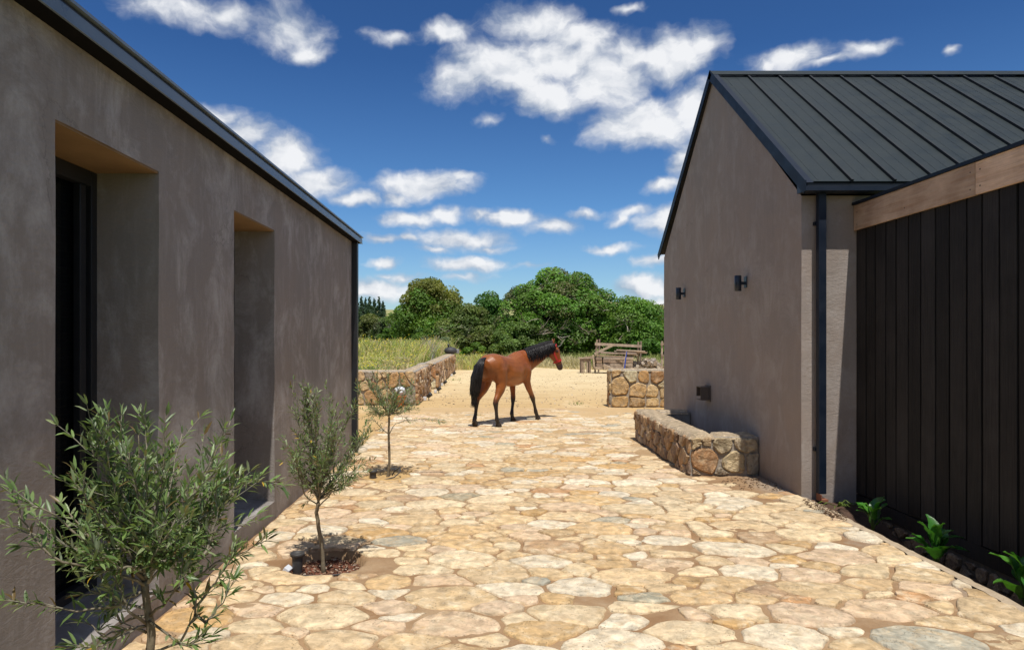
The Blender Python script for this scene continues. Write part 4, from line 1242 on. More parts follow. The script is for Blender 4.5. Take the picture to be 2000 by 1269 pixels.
h = (.05 + .85 * pm_ * (.35 + 1.2 * p3) + .2 * p2) * r.uniform(.35, 1.2, n) * (0.32 + .68 * smooth01((y - 20.5) / 7))
zf = np.where(x > -2.3, -.05, field_z(x, y))
blades('weeds', (x, y), zf, h, c, 5)
wc_ = []; wr_ = []; wl_ = []
rw = random.Random(33)
for _ in range(560):
    yy = 19.5 + 34 * rw.random() ** 1.2; xx = -2.5 - ((950 - 690) / F * yy * 1.15) * rw.random()
    if yy > 36.5 and rw.random() < .3: xx = -2.4 + 2 * rw.random()
    v_ = float(fbm(np.array([xx * .45 + 7]), np.array([yy * .22 + 3]), 4, 5)[0]); s_ = rw.uniform(.18, .50) * (.45 + .55 * min(1, max(0, (yy - 19) / 7)))
    zz_ = -.05 if xx > -2.3 else float(field_z(np.array([xx]), np.array([yy]))[0])
    wc_.append((xx, yy, zz_ + s_ * .7)); wr_.append((s_ * 1.1, s_ * .8, s_ * .85))
    wl_.append(rw.choice([(.60, .47, .27), (.66, .55, .33), (.40, .44, .16), (.30, .40, .12), (.58, .55, .17)]) if v_ < .52 else rw.choice([(.62, .58, .13), (.52, .53, .16), (.36, .44, .13), (.55, .45, .24)]))
tag(leaf_cloud('weed_clumps', M['weed'], wc_, wr_, wl_, 90000, .028, None, 61, flat=.3, up=.5, inner=.8, asp=.35, jit=.35), kind='stuff')
# mustard-yellow flower heads
k = r.choice(n, 9000, p=(w_ := (smooth01((pm_ - .42) / .15) + .05)) / w_.sum())
fx, fy = x[k] + r.normal(0, .05, 9000), y[k] + r.normal(0, .05, 9000); fz = zf[k] + h[k] * r.uniform(.8, 1.15, 9000)
s = r.uniform(.012, .03, 9000)
V = np.stack([np.stack([fx - s, fy, fz], -1), np.stack([fx, fy - s, fz - s * .3], -1), np.stack([fx + s, fy, fz], -1), np.stack([fx, fy + s, fz + s * .6], -1)], 1).reshape(-1, 3)
tag(link('yellow_flowers', mesh_np('yellow_flowers', V, np.arange(36000).reshape(-1, 4), M['weed'], False, np.repeat(np.array([[.66, .54, .05]]) * r.uniform(.7, 1.15, (9000, 1)), 4, 0))), kind='stuff')
# dry verge at the far side of the yard
n = 42000; x = r.uniform(-3, 17, n); fe = 37.5 + 2.2 * np.sin(x * .25 + 1) - np.clip(x, 0, 99) * .35 + 14 * np.exp(-((x + .6) / 2.2) ** 2)
y = fe + 9 * r.rand(n) ** 1.3; p1 = fbm(x * .6, y * .5, 4, 15)
c = np.where((p1 > .50)[:, None], np.array([.33, .36, .12]), np.array([.62, .52, .31])) * r.uniform(.6, 1.3, (n, 1))
h = (.25 + .75 * p1) * r.uniform(.4, 1.25, n) * (.35 + .65 * smooth01((y - fe) / 1.5))
blades('dry_grass', (x, y), np.full(n, -.09), h, c, 9, wid=.022)
# yellow flowering patch in the far green field
n = 6000; x = r.uniform(-38, -14, n); y = r.uniform(95, 190, n); p1 = fbm(x * .06, y * .05, 3, 25)
c = np.where((p1 > .52)[:, None], np.array([.45, .46, .06]), np.array([.20, .28, .06])) * r.uniform(.7, 1.2, (n, 1))
blades('far_meadow', (x * y / 120, y), ground_z(x * y / 120, y) - .03, r.uniform(.3, .8, n), c, 19, wid=.16)
# a few green tufts in the yard
def tufts(spots, seed):
    r_ = random.Random(seed)
    for (x, y, s, lb) in spots:
        mb = MB()
        for _ in range(26):
            a = r_.uniform(0, 6.283); d = r_.uniform(0, s); bx, by = x + math.cos(a) * d, y + math.sin(a) * d
            h_ = r_.uniform(.3, .9) * s * .5; l = r_.uniform(-.6, .6) * h_
            cc = r_.choice([(.12, .20, .05), (.20, .26, .08), (.30, .27, .13)])
            mb.add([(bx - .006, by, -.01), (bx + .006, by, -.01), (bx + l, by + l * .5, h_)], [(0, 1, 2)], cc)
        o = mb.build('grass_tuft', M['weed']); tag(o, lb, 'grass tuft', 'grass tufts on the ground')
tufts([(2.35, 17.6, .22, 'small green tuft on the dirt in front of the stone wall end'), (-1.32, 27.5, .35, 'green tuft on the dirt near the far end of the retaining wall'), (-.2, 15.0, .1, 'tiny dry tuft where the paving meets the dirt')], 3)

# ---- olive trees
def leaf_verts(L, wd):
    """lens-shaped olive leaf along +x with a folded midrib"""
    return np.array([(0, 0, 0), (.3 * L, wd, .12 * wd), (.68 * L, wd * .82, .05 * wd), (L, 0, -.10 * L), (.68 * L, -wd * .82, .05 * wd), (.3 * L, -wd, .12 * wd), (.3 * L, 0, -.25 * wd), (.68 * L, 0, -.25 * wd)])
LEAF_F = [(0, 6, 1), (1, 6, 7, 2), (2, 7, 3), (0, 5, 6), (5, 4, 7, 6), (4, 3, 7)]
leaf_me = None
def olive(name, label, X, Y, fork_z, trunk_pts, cen, rad, nl, nsub, seed, extra=(), leafL=.055, rt=.018, singles=0, stem2=None, dens=1.0):
    global leaf_me
    r = random.Random(seed)
    t = thing(name, label, 'olive tree', (X, Y, -.08), 0, 'young olive trees in round pits')
    wood = MB(); twm = MB()
    bc = (.19, .155, .105)
    pts = [Vector(p) for p in trunk_pts]
    pp = []
    for i in range(len(pts) - 1):
        for k in range(4):
            q = pts[i].lerp(pts[i + 1], k / 4); pp.append(q + Vector((r.uniform(-.003, .003), r.uniform(-.003, .003), 0)))
    pp.append(pts[-1])
    wood.tube(pp, [rt * (1.45 if i == 0 else 1.15 if i == 1 else 1.0) * (1 - .25 * i / len(pp)) * r.uniform(.93, 1.08) for i in range(len(pp))], 8, bc)
    fork = pts[-1]; twigs = []
    def twig(p, d, L, droop=.0):
        n = max(3, int(L / .035)); q = [p.copy()]; d = d.normalized()
        for i in range(n):
            d = (d + Vector((r.uniform(-.13, .13), r.uniform(-.13, .13), r.uniform(-.05, .14) - droop))).normalized(); q.append(q[-1] + d * L / n)
        return q
    cen = Vector(cen); rad = Vector(rad)
    limbs = []
    for k in range(nl):
        a = 6.283 * (k + r.uniform(-.3, .3)) / nl * 1.618; h = r.uniform(-.55, 1.0)
        w_ = math.sqrt(max(.05, 1 - h * h * .85))
        tgt = cen + Vector((math.cos(a) * rad.x * w_, math.sin(a) * rad.y * w_, h * rad.z)) * r.uniform(.72, .95)
        start = fork.lerp(fork + Vector((0, 0, .25 * rad.z)), r.random() * .8)
        mid = start.lerp(tgt, .45) + Vector((0, 0, -.06 * rad.z)) + Vector((r.uniform(-.06, .06), r.uniform(-.06, .06), 0)) * rad.x
        limbs.append(([start, start.lerp(mid, .5) + Vector((0, 0, .01)), mid, mid.lerp(tgt, .5) + Vector((0, 0, .02 * rad.z)), tgt], .42))
    for ex in extra:
        limbs.append(([Vector(p) for p in ex], .34))
    for li, (q, k) in enumerate(limbs):
        # smooth polyline
        fine = []
        for i in range(len(q) - 1):
            for s_ in range(3): fine.append(q[i].lerp(q[i + 1], s_ / 3) + Vector((r.uniform(-.006, .006), r.uniform(-.006, .006), r.uniform(-.006, .006))))
        fine.append(q[-1])
        wood.tube(fine, [rt * k * (1 - .82 * i / len(fine)) for i in range(len(fine))], 5, (.20, .17, .12) if r.random() < .6 else (.27, .24, .18))
        twigs.append(fine[len(fine) // 3:])
        for s_ in range(nsub if li < nl else max(3, nsub // 2)):
            i = r.randint(len(fine) // 5, len(fine) - 2); p = fine[i]; d0 = (fine[i + 1] - fine[i]).normalized()
            out = (p - cen); out = out.normalized() if out.length > .01 else Vector((0, 0, 1))
            d = d0 * .7 + out * .5 + Vector((r.uniform(-.8, .8), r.uniform(-.8, .8), r.uniform(-.1, .9)))
            L = rad.x * r.uniform(.22, .50) if li < nl else rad.x * r.uniform(.12, .28)
            tw = twig(p, d, L); twigs.append(tw)
            twm.tube(tw, [.0028 * (1 - .7 * i_ / len(tw)) for i_ in range(len(tw))], 3, (.27, .25, .19), cap=False)
    LV = []; LC = []; mats = []
    for tw in twigs:
        Ls = 0; step = .021 / dens
        for i in range(len(tw) - 1):
            seg = tw[i + 1] - tw[i]; sl2 = seg.length; dd = seg.normalized()
            while Ls < sl2:
                p = tw[i] + dd * Ls; Ls += step * r.uniform(.7, 1.4)
                ref = dd.cross(Vector((r.uniform(-1, 1), r.uniform(-1, 1), r.uniform(-1, 1)))).normalized()
                for sgn in (1, -1):
                    if r.random() < .14: continue
                    d = (dd * r.uniform(.5, 1.1) + ref * sgn + Vector((0, 0, r.uniform(-.25, .35)))).normalized()
                    mats.append((p, d, r.uniform(.6, 1.18)))
            Ls -= sl2
        for _ in range(3):
            dd = (tw[-1] - tw[-2]).normalized(); mats.append((tw[-1], (dd + Vector((r.uniform(-.5, .5), r.uniform(-.5, .5), r.uniform(-.3, .4)))).normalized(), r.uniform(.7, 1.1)))
    base = leaf_verts(leafL, leafL * .098); singlelist = []
    order = sorted(range(len(mats)), key=lambda i: (mats[i][0] - Vector((0, 0, HC))).length) if singles else []
    pick_ = set([i for i in order if mats[i][0].z > .58][: singles * 3][::3]) if singles else set()
    allV = []; allC = []
    for i, (p, d, k) in enumerate(mats):
        up = Vector((r.uniform(-.6, .6), r.uniform(-.6, .6), 1.0))
        sd_ = up.cross(d); sd_ = sd_.normalized() if sd_.length > .01 else Vector((1, 0, 0)); nu = d.cross(sd_)
        R = np.array([d, sd_, nu])
        c = r.choice([(.155, .235, .075), (.19, .265, .095), (.115, .18, .060), (.25, .30, .15), (.17, .26, .07), (.08, .13, .04)])
        if r.random() < .07: c = (.17, .115, .045)
        if r.random() < .006: c = (.45, .30, .03)
        if i in pick_:
            if leaf_me is None:
                leaf_me = [mesh_np('leaf', leaf_verts(.055, .0054), LEAF_F, M['leaf'], True, np.tile([cc], (8, 1))) for cc in ((.135, .215, .06), (.17, .25, .08), (.105, .175, .05))]
            o = link('leaf', leaf_me[i % 3], t); mm = Matrix(((d.x, sd_.x, nu.x, 0), (d.y, sd_.y, nu.y, 0), (d.z, sd_.z, nu.z, 0), (0, 0, 0, 1)))
            sc = k * leafL / .055
            o.matrix_local = Matrix.Translation(p - rootloc(t)) @ mm @ Matrix.Diagonal((sc, sc, sc, 1))
            continue
        allV.append(base * k @ R + np.array(p)); allC.append(np.tile([c], (8, 1)))
    nn_ = len(allV); V = np.concatenate(allV) - np.array(rootloc(t))
    Fs = [tuple(j + 8 * i for j in f_) for i in range(nn_) for f_ in LEAF_F]
    wood.build('trunk', M['bark'], t, True)
    if stem2: pass
    tag(twm.build('twigs', M['bark'], t, True), kind='stuff')
    tag(link('crown', mesh_np('crown', V, Fs, M['leaf'], True, np.concatenate(allC)), t), kind='stuff' if singles else None)
    print(name, 'leaves', len(mats))
    return t
# nearest
def p1(px, py, Y=2.5): return at(px, py, Y)
b1 = Vector((-1.24, 2.5, -.09))
olive('olive_tree', 'nearest and bushiest olive tree at the bottom left, long shoots to both sides', -1.24, 2.5, .6,
      [b1, (-1.245, 2.5, .3), p1(296, 1240), p1(282, 1135)], p1(285, 978, 2.5), (.345, .33, .305), 32, 8, 41,
      extra=[[p1(282, 1150), p1(230, 1180, 2.42), p1(150, 1195, 2.38), p1(70, 1180, 2.36), p1(5, 1171, 2.35)],
             [p1(285, 1140), p1(215, 1110, 2.4), p1(120, 1100, 2.3), p1(60, 1045, 2.3), p1(35, 990, 2.3), p1(12, 940, 2.3)],
             [p1(284, 1130), p1(200, 1080, 2.35), p1(110, 1010, 2.3), p1(62, 985, 2.28), p1(20, 962, 2.28)],
             [p1(290, 1140), p1(360, 1040, 2.6), p1(430, 960, 2.65), p1(500, 938, 2.7), p1(545, 950, 2.72)],
             [p1(290, 1135), p1(340, 1020), p1(400, 930, 2.55), p1(432, 860, 2.55), p1(450, 822, 2.55)],
             [p1(288, 1160), p1(350, 1150, 2.6), p1(420, 1100, 2.7), p1(480, 1075, 2.75), p1(520, 1045, 2.75)],
             [p1(300, 1269), p1(350, 1255, 2.45), p1(382, 1200, 2.45), p1(378, 1120, 2.45), p1(390, 1040, 2.5), p1(395, 960, 2.5)],
             [p1(285, 1200), p1(235, 1215, 2.5), p1(200, 1130, 2.5), p1(190, 1040, 2.5), p1(195, 960, 2.5)],
             [p1(285, 1220), p1(240, 1240, 2.4), p1(190, 1262, 2.35), p1(150, 1262, 2.3)],
             [p1(290, 1210), p1(330, 1240, 2.4), p1(362, 1262, 2.35), p1(400, 1235, 2.35)],
             [p1(284, 1090), p1(270, 980), p1(250, 900), p1(235, 850), p1(232, 822)],
             [p1(284, 1090), p1(310, 980), p1(322, 900), p1(318, 850), p1(325, 812)],
             [p1(378, 1190, 2.45), p1(410, 1150, 2.5), p1(440, 1110, 2.5), p1(462, 1072, 2.5)],
             [p1(380, 1130, 2.45), p1(350, 1090, 2.4), p1(345, 1050, 2.4), p1(360, 1010, 2.4)],
             [p1(382, 1110, 2.45), p1(410, 1060, 2.5), p1(425, 1010, 2.5), p1(418, 960, 2.5)],
             [p1(290, 1215), p1(250, 1190, 2.4), p1(225, 1140, 2.4), p1(215, 1090, 2.4)],
             [p1(288, 1190), p1(225, 1175, 2.5), p1(175, 1150, 2.5), p1(140, 1105, 2.5)],
             [p1(288, 1235), p1(245, 1225, 2.45), p1(205, 1240, 2.4), p1(165, 1215, 2.4)],
             [p1(292, 1200), p1(330, 1170, 2.4), p1(350, 1130, 2.35), p1(372, 1100, 2.35)],
             [p1(384, 1200, 2.45), p1(400, 1215, 2.4), p1(425, 1190, 2.4), p1(450, 1160, 2.4)]],
      leafL=.058, rt=.017, singles=300, dens=.74)
def p2(px, py, Y=5.19): return at(px, py, Y)
olive('olive_tree', 'middle olive tree with rounded crown beside the far corner of the left wall', -1.235, 5.19, .44,
      [(-1.235, 5.19, -.10), p2(628, 1060), p2(618, 1000), p2(622, 980)], p2(640, 868), (.36, .33, .46), 28, 8, 42,
      extra=[[p2(620, 985), p2(596, 968), p2(586, 930, 5.1), p2(575, 880, 5.05), p2(550, 860, 5.0)],
             [p2(622, 990), p2(650, 960), p2(668, 955, 5.1), p2(690, 935, 5.1)],
             [p2(625, 960), p2(660, 850), p2(690, 800), p2(700, 770), p2(702, 752)],
             [p2(625, 960), p2(610, 850), p2(590, 800), p2(574, 770), p2(568, 755)]], leafL=.050, rt=.017, dens=.8)
def p3(px, py, Y=8.42): return at(px, py, Y)
olive('olive_tree', 'farthest and smallest olive tree, one shoot reaching right towards the horse', -1.23, 8.42, .5,
      [(-1.23, 8.42, -.10), p3(761, 900), p3(759, 850), p3(760, 815)], p3(762, 782), (.36, .32, .36), 20, 8, 43,
      extra=[[p3(761, 845), p3(772, 828), p3(795, 820, 8.3), p3(830, 818, 8.3), p3(866, 824, 8.3)],
             [p3(760, 850), p3(745, 835), p3(728, 818, 8.3), p3(712, 830, 8.2)]], leafL=.05, rt=.017, dens=.75)

# ---- broad-leaved plants in the bed by the fence
bl_mesh = []
for q in range(3):
    r_ = random.Random(60 + q); n_ = 7; vs = []
    for i in range(n_ + 1):
        t_ = i / n_; w_ = .5 * .58 * math.sin(math.pi * min(1, t_ * .93 + .06)) ** .75 * (1 if q != 1 else .8); x_ = t_; z_ = .20 * math.sin(t_ * 2.2) - (.12 + .2 * q) * t_ ** 3
        vs += [(x_, -w_, z_ + .05 * math.sin(i * 1.7 + q)), (x_, 0, z_ - .055), (x_, w_, z_ + .05 * math.cos(i * 1.9 + q))]
    fs = []
    for i in range(n_):
        for j in (0, 1): fs.append((i * 3 + j, (i + 1) * 3 + j, (i + 1) * 3 + j + 1, i * 3 + j + 1))
    bl_mesh.append(mesh_np('leaf', vs, fs, M['broad'], True, np.tile([[(.055, .20, .028), (.085, .24, .035), (.04, .145, .025)][q]], (len(vs), 1))))
def broad_plant(X, Y, z, h, n, label, seed, lean=0.0):
    r_ = random.Random(seed); t = thing('leafy_plant', label, 'plant', (X, Y, z), 0, 'broad leaved plants in the bed by the dark fence')
    for k in range(n):
        a = 6.283 * k / n + r_.uniform(-.4, .4); up = r_.uniform(.35, 1.3) if k % 3 else r_.uniform(1.0, 1.45); L = h * r_.uniform(.36, .62)
        o = link('leaf', bl_mesh[r_.randrange(3)], t)
        st = Vector((math.cos(a) * math.cos(up), math.sin(a) * math.cos(up), math.sin(up)))
        base = st * h * .15 + Vector((0, 0, h * r_.uniform(0, .42)))
        o.location = base; o.rotation_euler = (r_.uniform(-.4, .4), -up, a); o.scale = (L, L * r_.uniform(.8, 1.1), L)
        MB().tube([(X, Y, z - .03), Vector((X, Y, z)) + base * .6 + Vector((0, 0, .01)), Vector((X, Y, z)) + base], [.008, .006, .004], 5, (.10, .18, .05)).build('stem', M['broad'], t, True)
broad_plant(3.72, 6.57, -.13, .33, 13, 'upright green plant in the bed nearest the gabled building corner', 5)
broad_plant(3.69, 5.60, -.15, .34, 20, 'widest glossy green plant in the middle of the fence bed', 6)
broad_plant(3.78, 4.78, -.16, .42, 14, 'tall broad leaved plant cut by the right edge of the picture', 7)
# small weeds at the corner
mb = MB(); r_ = random.Random(8)
for _ in range(16):
    a = r_.uniform(-.5, 3.6); L = r_.uniform(.05, .2); p = Vector((3.60, 7.0, -.03))
    q_ = p + Vector((math.cos(a) * L, -math.sin(a) * L * .5, r_.uniform(.02, .07))); e_ = q_ + Vector((math.cos(a) * L * .5, -.02, -.03))
    mb.add([p + Vector((-.006, 0, 0)), p + Vector((.006, 0, 0)), q_ + Vector((.007, 0, 0)), q_ + Vector((-.007, 0, .003)), e_], [(0, 1, 2, 3), (3, 2, 4)], r_.choice([(.16, .22, .05), (.11, .17, .04)]))
tag(mb.build('weed', M['broad']), 'straggling pale green weed at the foot of the downpipe', 'weed')
# ================================================================== HORSE
HR = math.radians(54)
HO = Vector((.43, 13.63, 0))
horse = thing('horse', 'bay horse with black mane and tail walking away to the right', 'horse', HO, HR)
def loft(secs, n=16, power=2.0):
    """secs: (centre, side vector, a (side half width), b (other half width)); closed tube"""
    mb = MB(); vs = []; N = len(secs)
    for i, (c, sdv, a, b) in enumerate(secs):
        c = Vector(c); p0 = Vector(secs[max(i - 1, 0)][0]); p1_ = Vector(secs[min(i + 1, N - 1)][0])
        tdir = (p1_ - p0).normalized(); s_ = Vector(sdv); s_ = (s_ - tdir * s_.dot(tdir)).normalized(); u = tdir.cross(s_)
        for k in range(n):
            an = 2 * math.pi * k / n; ca, sa = math.cos(an), math.sin(an)
            e_ = 2 / power
            vs.append(c + s_ * a * math.copysign(abs(ca) ** e_, ca) + u * b * math.copysign(abs(sa) ** e_, sa))
    fs = [(i * n + k, i * n + (k + 1) % n, (i + 1) * n + (k + 1) % n, (i + 1) * n + k) for i in range(N - 1) for k in range(n)]
    fs += [tuple(range(n - 1, -1, -1)), tuple((N - 1) * n + k for k in range(n))]
    return mb.add(vs, fs)
Yv = (0, 1, 0)
body = MB()
def put(m): body.add(m.v, m.f)
# trunk: (x, zc, half width, half height)
put(loft([((x, 0, z), Yv, a, b) for x, z, a, b in [(-.80, 1.08, .07, .10), (-.76, 1.10, .17, .20), (-.66, 1.13, .235, .255), (-.52, 1.14, .265, .265), (-.36, 1.11, .255, .265), (-.18, 1.055, .265, .285),
    (.02, 1.03, .275, .300), (.20, 1.05, .265, .320), (.34, 1.09, .235, .335), (.46, 1.08, .205, .300), (.56, 1.05, .185, .235), (.63, 1.03, .14, .165), (.67, 1.02, .05, .07)]], 20, 2.2))
# withers ridge and croup
put(loft([((-.62, 0, 1.26), Yv, .10, .10), ((-.5, 0, 1.30), Yv, .15, .105), ((-.36, 0, 1.285), Yv, .13, .09), ((-.2, 0, 1.25), Yv, .09, .08)], 12))
put(loft([((.05, 0, 1.26), Yv, .06, .08), ((.25, 0, 1.31), Yv, .075, .11), ((.38, -.01, 1.31), Yv, .085, .13), ((.52, -.03, 1.33), Yv, .075, .13)], 12))
# neck, bent to the right (-y)
put(loft([((.36, -.00, 1.10), Yv, .16, .26), ((.54, -.03, 1.19), (.1, 1, 0), .140, .255), ((.70, -.10, 1.285), (.3, 1, 0), .110, .225), ((.84, -.19, 1.37), (.5, 1, 0), .090, .190),
    ((.96, -.275, 1.45), (.6, 1, 0), .080, .155), ((1.05, -.34, 1.50), (.7, 1, 0), .070, .115), ((1.10, -.385, 1.50), (.8, 1, 0), .055, .09)], 16))
# head
hh = Vector((.70, -.71, 0)); lat = Vector((.71, .70, 0)); A = Vector((hh.x * .34, hh.y * .34, -.94)).normalized()
P0 = Vector((1.075, -.375, 1.555)); HL = .545
def hp(t, f=0.0, s=0.0):
    fwd = (hh - A * hh.dot(A)).normalized()
    return P0 + A * HL * t + fwd * f + lat * s
put(loft([(hp(-.02, -.01), lat, .045, .05), (hp(.06, -.01), lat, .075, .085), (hp(.20, -.015), lat, .092, .135), (hp(.36, -.012), lat, .084, .135), (hp(.50, .0), lat, .068, .106), (hp(.66, .008), lat, .054, .080),
    (hp(.82, .01), lat, .050, .068), (hp(.93, .008), lat, .052, .066), (hp(1.0, .0), lat, .042, .050), (hp(1.03, -.005), lat, .02, .022)], 16))
# jowl joins the throat
put(loft([(hp(.12, -.05), lat, .07, .08), (Vector((1.0, -.31, 1.42)), lat, .065, .09), (Vector((.9, -.235, 1.36)), lat, .06, .09)], 10))
# brow ridges, nostril swell, lips
for s_ in (1, -1):
    put(loft([(hp(.22, .055, .062 * s_), lat, .012, .012), (hp(.27, .062, .070 * s_), lat, .02, .02), (hp(.33, .055, .064 * s_), lat, .012, .012)], 8))
    put(loft([(hp(.86, .03, .038 * s_), lat, .010, .012), (hp(.92, .035, .040 * s_), lat, .016, .018), (hp(.97, .025, .034 * s_), lat, .010, .012)], 8))
# ears
for s_, tw in ((1, .2), (-1, -.2)):
    b0 = hp(-.02, .02, .045 * s_); tip = b0 + Vector((0, 0, .135)) + lat * .035 * s_ + hh * .03
    put(loft([(b0 + Vector((0, 0, -.02)), lat, .026, .022), (b0.lerp(tip, .35), lat, .033, .020), (b0.lerp(tip, .7), lat, .024, .014), (tip, lat, .006, .005)], 8))
def leg(pts, n=12):
    """points: (x, y, z, fore-aft half width, lateral half width)"""
    put(loft([((x, y, z), Yv, b * (1.12 if z < .8 else 1), a * (1.15 if z < .8 else 1)) for x, y, z, a, b in pts], n))
# right hind, planted
leg([(-.50, -.13, 1.22, .17, .10), (-.50, -.155, 1.08, .215, .125), (-.49, -.165, .94, .190, .118), (-.48, -.17, .82, .140, .098), (-.525, -.175, .70, .092, .074), (-.60, -.175, .59, .064, .052), (-.66, -.175, .51, .056, .044), (-.675, -.175, .455, .060, .044), (-.665, -.175, .39, .042, .036),
     (-.650, -.175, .30, .034, .028), (-.640, -.175, .21, .034, .028), (-.632, -.175, .145, .044, .038), (-.610, -.175, .10, .034, .032), (-.590, -.175, .065, .044, .042)])
# left hind, pushing off behind
leg([(-.50, .13, 1.22, .17, .10), (-.51, .155, 1.08, .205, .125), (-.52, .165, .94, .180, .118), (-.52, .17, .82, .135, .098), (-.60, .175, .70, .088, .074), (-.70, .18, .60, .062, .052), (-.775, .185, .53, .056, .044), (-.80, .185, .475, .058, .044), (-.805, .185, .41, .042, .036),
     (-.815, .185, .32, .034, .028), (-.835, .185, .23, .034, .028), (-.855, .185, .165, .044, .038), (-.875, .185, .12, .034, .032), (-.885, .185, .09, .040, .04)])
# right fore, reaching forward
leg([(.44, -.12, 1.18, .14, .08), (.45, -.145, 1.02, .145, .100), (.43, -.155, .90, .115, .090), (.455, -.16, .80, .082, .072), (.52, -.16, .68, .062, .052), (.60, -.16, .57, .050, .042), (.655, -.16, .49, .052, .044), (.685, -.16, .44, .046, .042),
     (.720, -.16, .36, .033, .028), (.760, -.16, .26, .031, .027), (.795, -.16, .165, .042, .037), (.825, -.16, .115, .034, .032), (.85, -.16, .07, .042, .042)])
# left fore, under the body
leg([(.42, .12, 1.18, .14, .08), (.42, .145, 1.02, .14, .100), (.39, .150, .90, .110, .088), (.375, .145, .80, .080, .070), (.36, .13, .68, .060, .052), (.345, .11, .57, .048, .042), (.335, .10, .49, .052, .044), (.325, .095, .44, .046, .042),
     (.300, .085, .36, .033, .028), (.265, .075, .26, .031, .027), (.235, .065, .165, .042, .037), (.240, .060, .115, .034, .032), (.255, .055, .07, .042, .042)])
# dock of the tail
put(loft([((-.70, 0, 1.27), Yv, .05, .06), ((-.80, 0, 1.26), Yv, .045, .05), ((-.87, .01, 1.20), Yv, .035, .04)], 8))
# voxel union -> one continuous skin
src = bpy.data.objects.new('body', mesh_np('body', body.v, body.f)); COL.objects.link(src)
md = src.modifiers.new('r', 'REMESH'); md.mode = 'VOXEL'; md.voxel_size = .0125; md.use_smooth_shade = True
md = src.modifiers.new('s', 'SMOOTH'); md.factor = .6; md.iterations = 5
dg = bpy.context.evaluated_depsgraph_get()
me = bpy.data.meshes.new_from_object(src.evaluated_get(dg), depsgraph=dg)
bpy.data.objects.remove(src)
nv = len(me.vertices); co = np.empty(nv * 3, np.float32); me.vertices.foreach_get('co', co); co = co.reshape(-1, 3)
# muscle relief: shallow grooves and swellings
no = np.empty(nv * 3, np.float32); me.vertices.foreach_get('normal', no); no = no.reshape(-1, 3)
def bump_at(c, r_, amt, k=(1, 1, 1)):
    d = np.linalg.norm((co - np.array(c)) / np.array(k), axis=1) / r_; return amt * np.exp(-d * d * 2.2)
disp = np.zeros(nv)
for s_ in (1, -1):
    disp += bump_at((-.60, .22 * s_, 1.12), .17, .020, (1, 1, 1.3)) + bump_at((-.30, .25 * s_, 1.02), .10, -.030, (1, 1, 1.9)) + bump_at((.40, .21 * s_, 1.08), .15, .018, (.8, 1, 1.4))
    disp += bump_at((.24, .25 * s_, .98), .07, -.018, (1, 1, 2)) + bump_at((-.67, .16 * s_, .92), .07, -.016, (1, 1, 2)) + bump_at((.62, .1 * s_, 1.22), .07, -.012, (1, 1, 1.6)) + bump_at((0, .26 * s_, .98), .22, .010)
co += no * 1.5 * disp[:, None].astype(np.float32)
me.vertices.foreach_set('co', co.ravel())
x, y, z = co.T
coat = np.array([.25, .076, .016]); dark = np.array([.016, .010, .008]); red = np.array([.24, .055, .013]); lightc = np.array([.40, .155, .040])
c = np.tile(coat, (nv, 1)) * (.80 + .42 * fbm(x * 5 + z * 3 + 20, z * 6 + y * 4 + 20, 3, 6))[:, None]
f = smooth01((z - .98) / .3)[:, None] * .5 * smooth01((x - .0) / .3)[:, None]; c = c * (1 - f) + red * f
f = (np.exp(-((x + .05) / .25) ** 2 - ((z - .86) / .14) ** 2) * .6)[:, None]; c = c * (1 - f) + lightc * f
f = smooth01((.62 - z) / .20)[:, None] * (x < .92)[:, None]; c = c * (1 - f) + dark * f
mz_ = np.array(hp(1.0)); dm = np.linalg.norm(co - mz_, axis=1); f = (smooth01((.20 - dm) / .11) * .92)[:, None]; c = c * (1 - f) + np.array([.022, .018, .016]) * f
for s_ in (1, -1):
    de = np.linalg.norm(co - np.array(hp(.28, .05, .08 * s_)), axis=1); f = (smooth01((.05 - de) / .03) * .8)[:, None]; c = c * (1 - f) + dark * f
f = (smooth01((z - 1.64) / .05) * .35)[:, None]; c = c * (1 - f) + dark * f
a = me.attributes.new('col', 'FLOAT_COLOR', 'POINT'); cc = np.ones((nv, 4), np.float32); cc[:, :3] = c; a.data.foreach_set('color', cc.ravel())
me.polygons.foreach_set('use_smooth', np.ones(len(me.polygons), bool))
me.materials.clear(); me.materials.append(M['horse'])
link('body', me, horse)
# hooves
def hoof(x, y, z, tilt, lb=None):
    m = MB().lathe((0, 0, 0), [(.040, .075), (.050, .045), (.058, .004), (.054, -.002)], 14, (.045, .035, .028))
    R = Matrix.Rotation(tilt, 3, 'Y'); m.v = [tuple(R @ Vector((v[0] * 1.15 + (.02 - v[2] * .25), v[1], v[2])) + Vector((x, y, z))) for v in m.v]
    m.build('hoof', M['stone'] if lb else M['bark'], horse, True, local=True)
hoof(-.585, -.175, .003, 0); hoof(.865, -.16, .003, 0); hoof(.262, .055, .003, 0)
hoof(-.875, .185, .055, 1.0)
# eyes
for s_ in (1, -1):
    e_ = hp(.285, .045, .083 * s_); m = MB(); m.lathe(e_, [(.001, -.013), (.010, -.009), (.014, 0), (.010, .009), (.001, .013)], 10); m.build('eye', M['black'], horse, True, local=True)
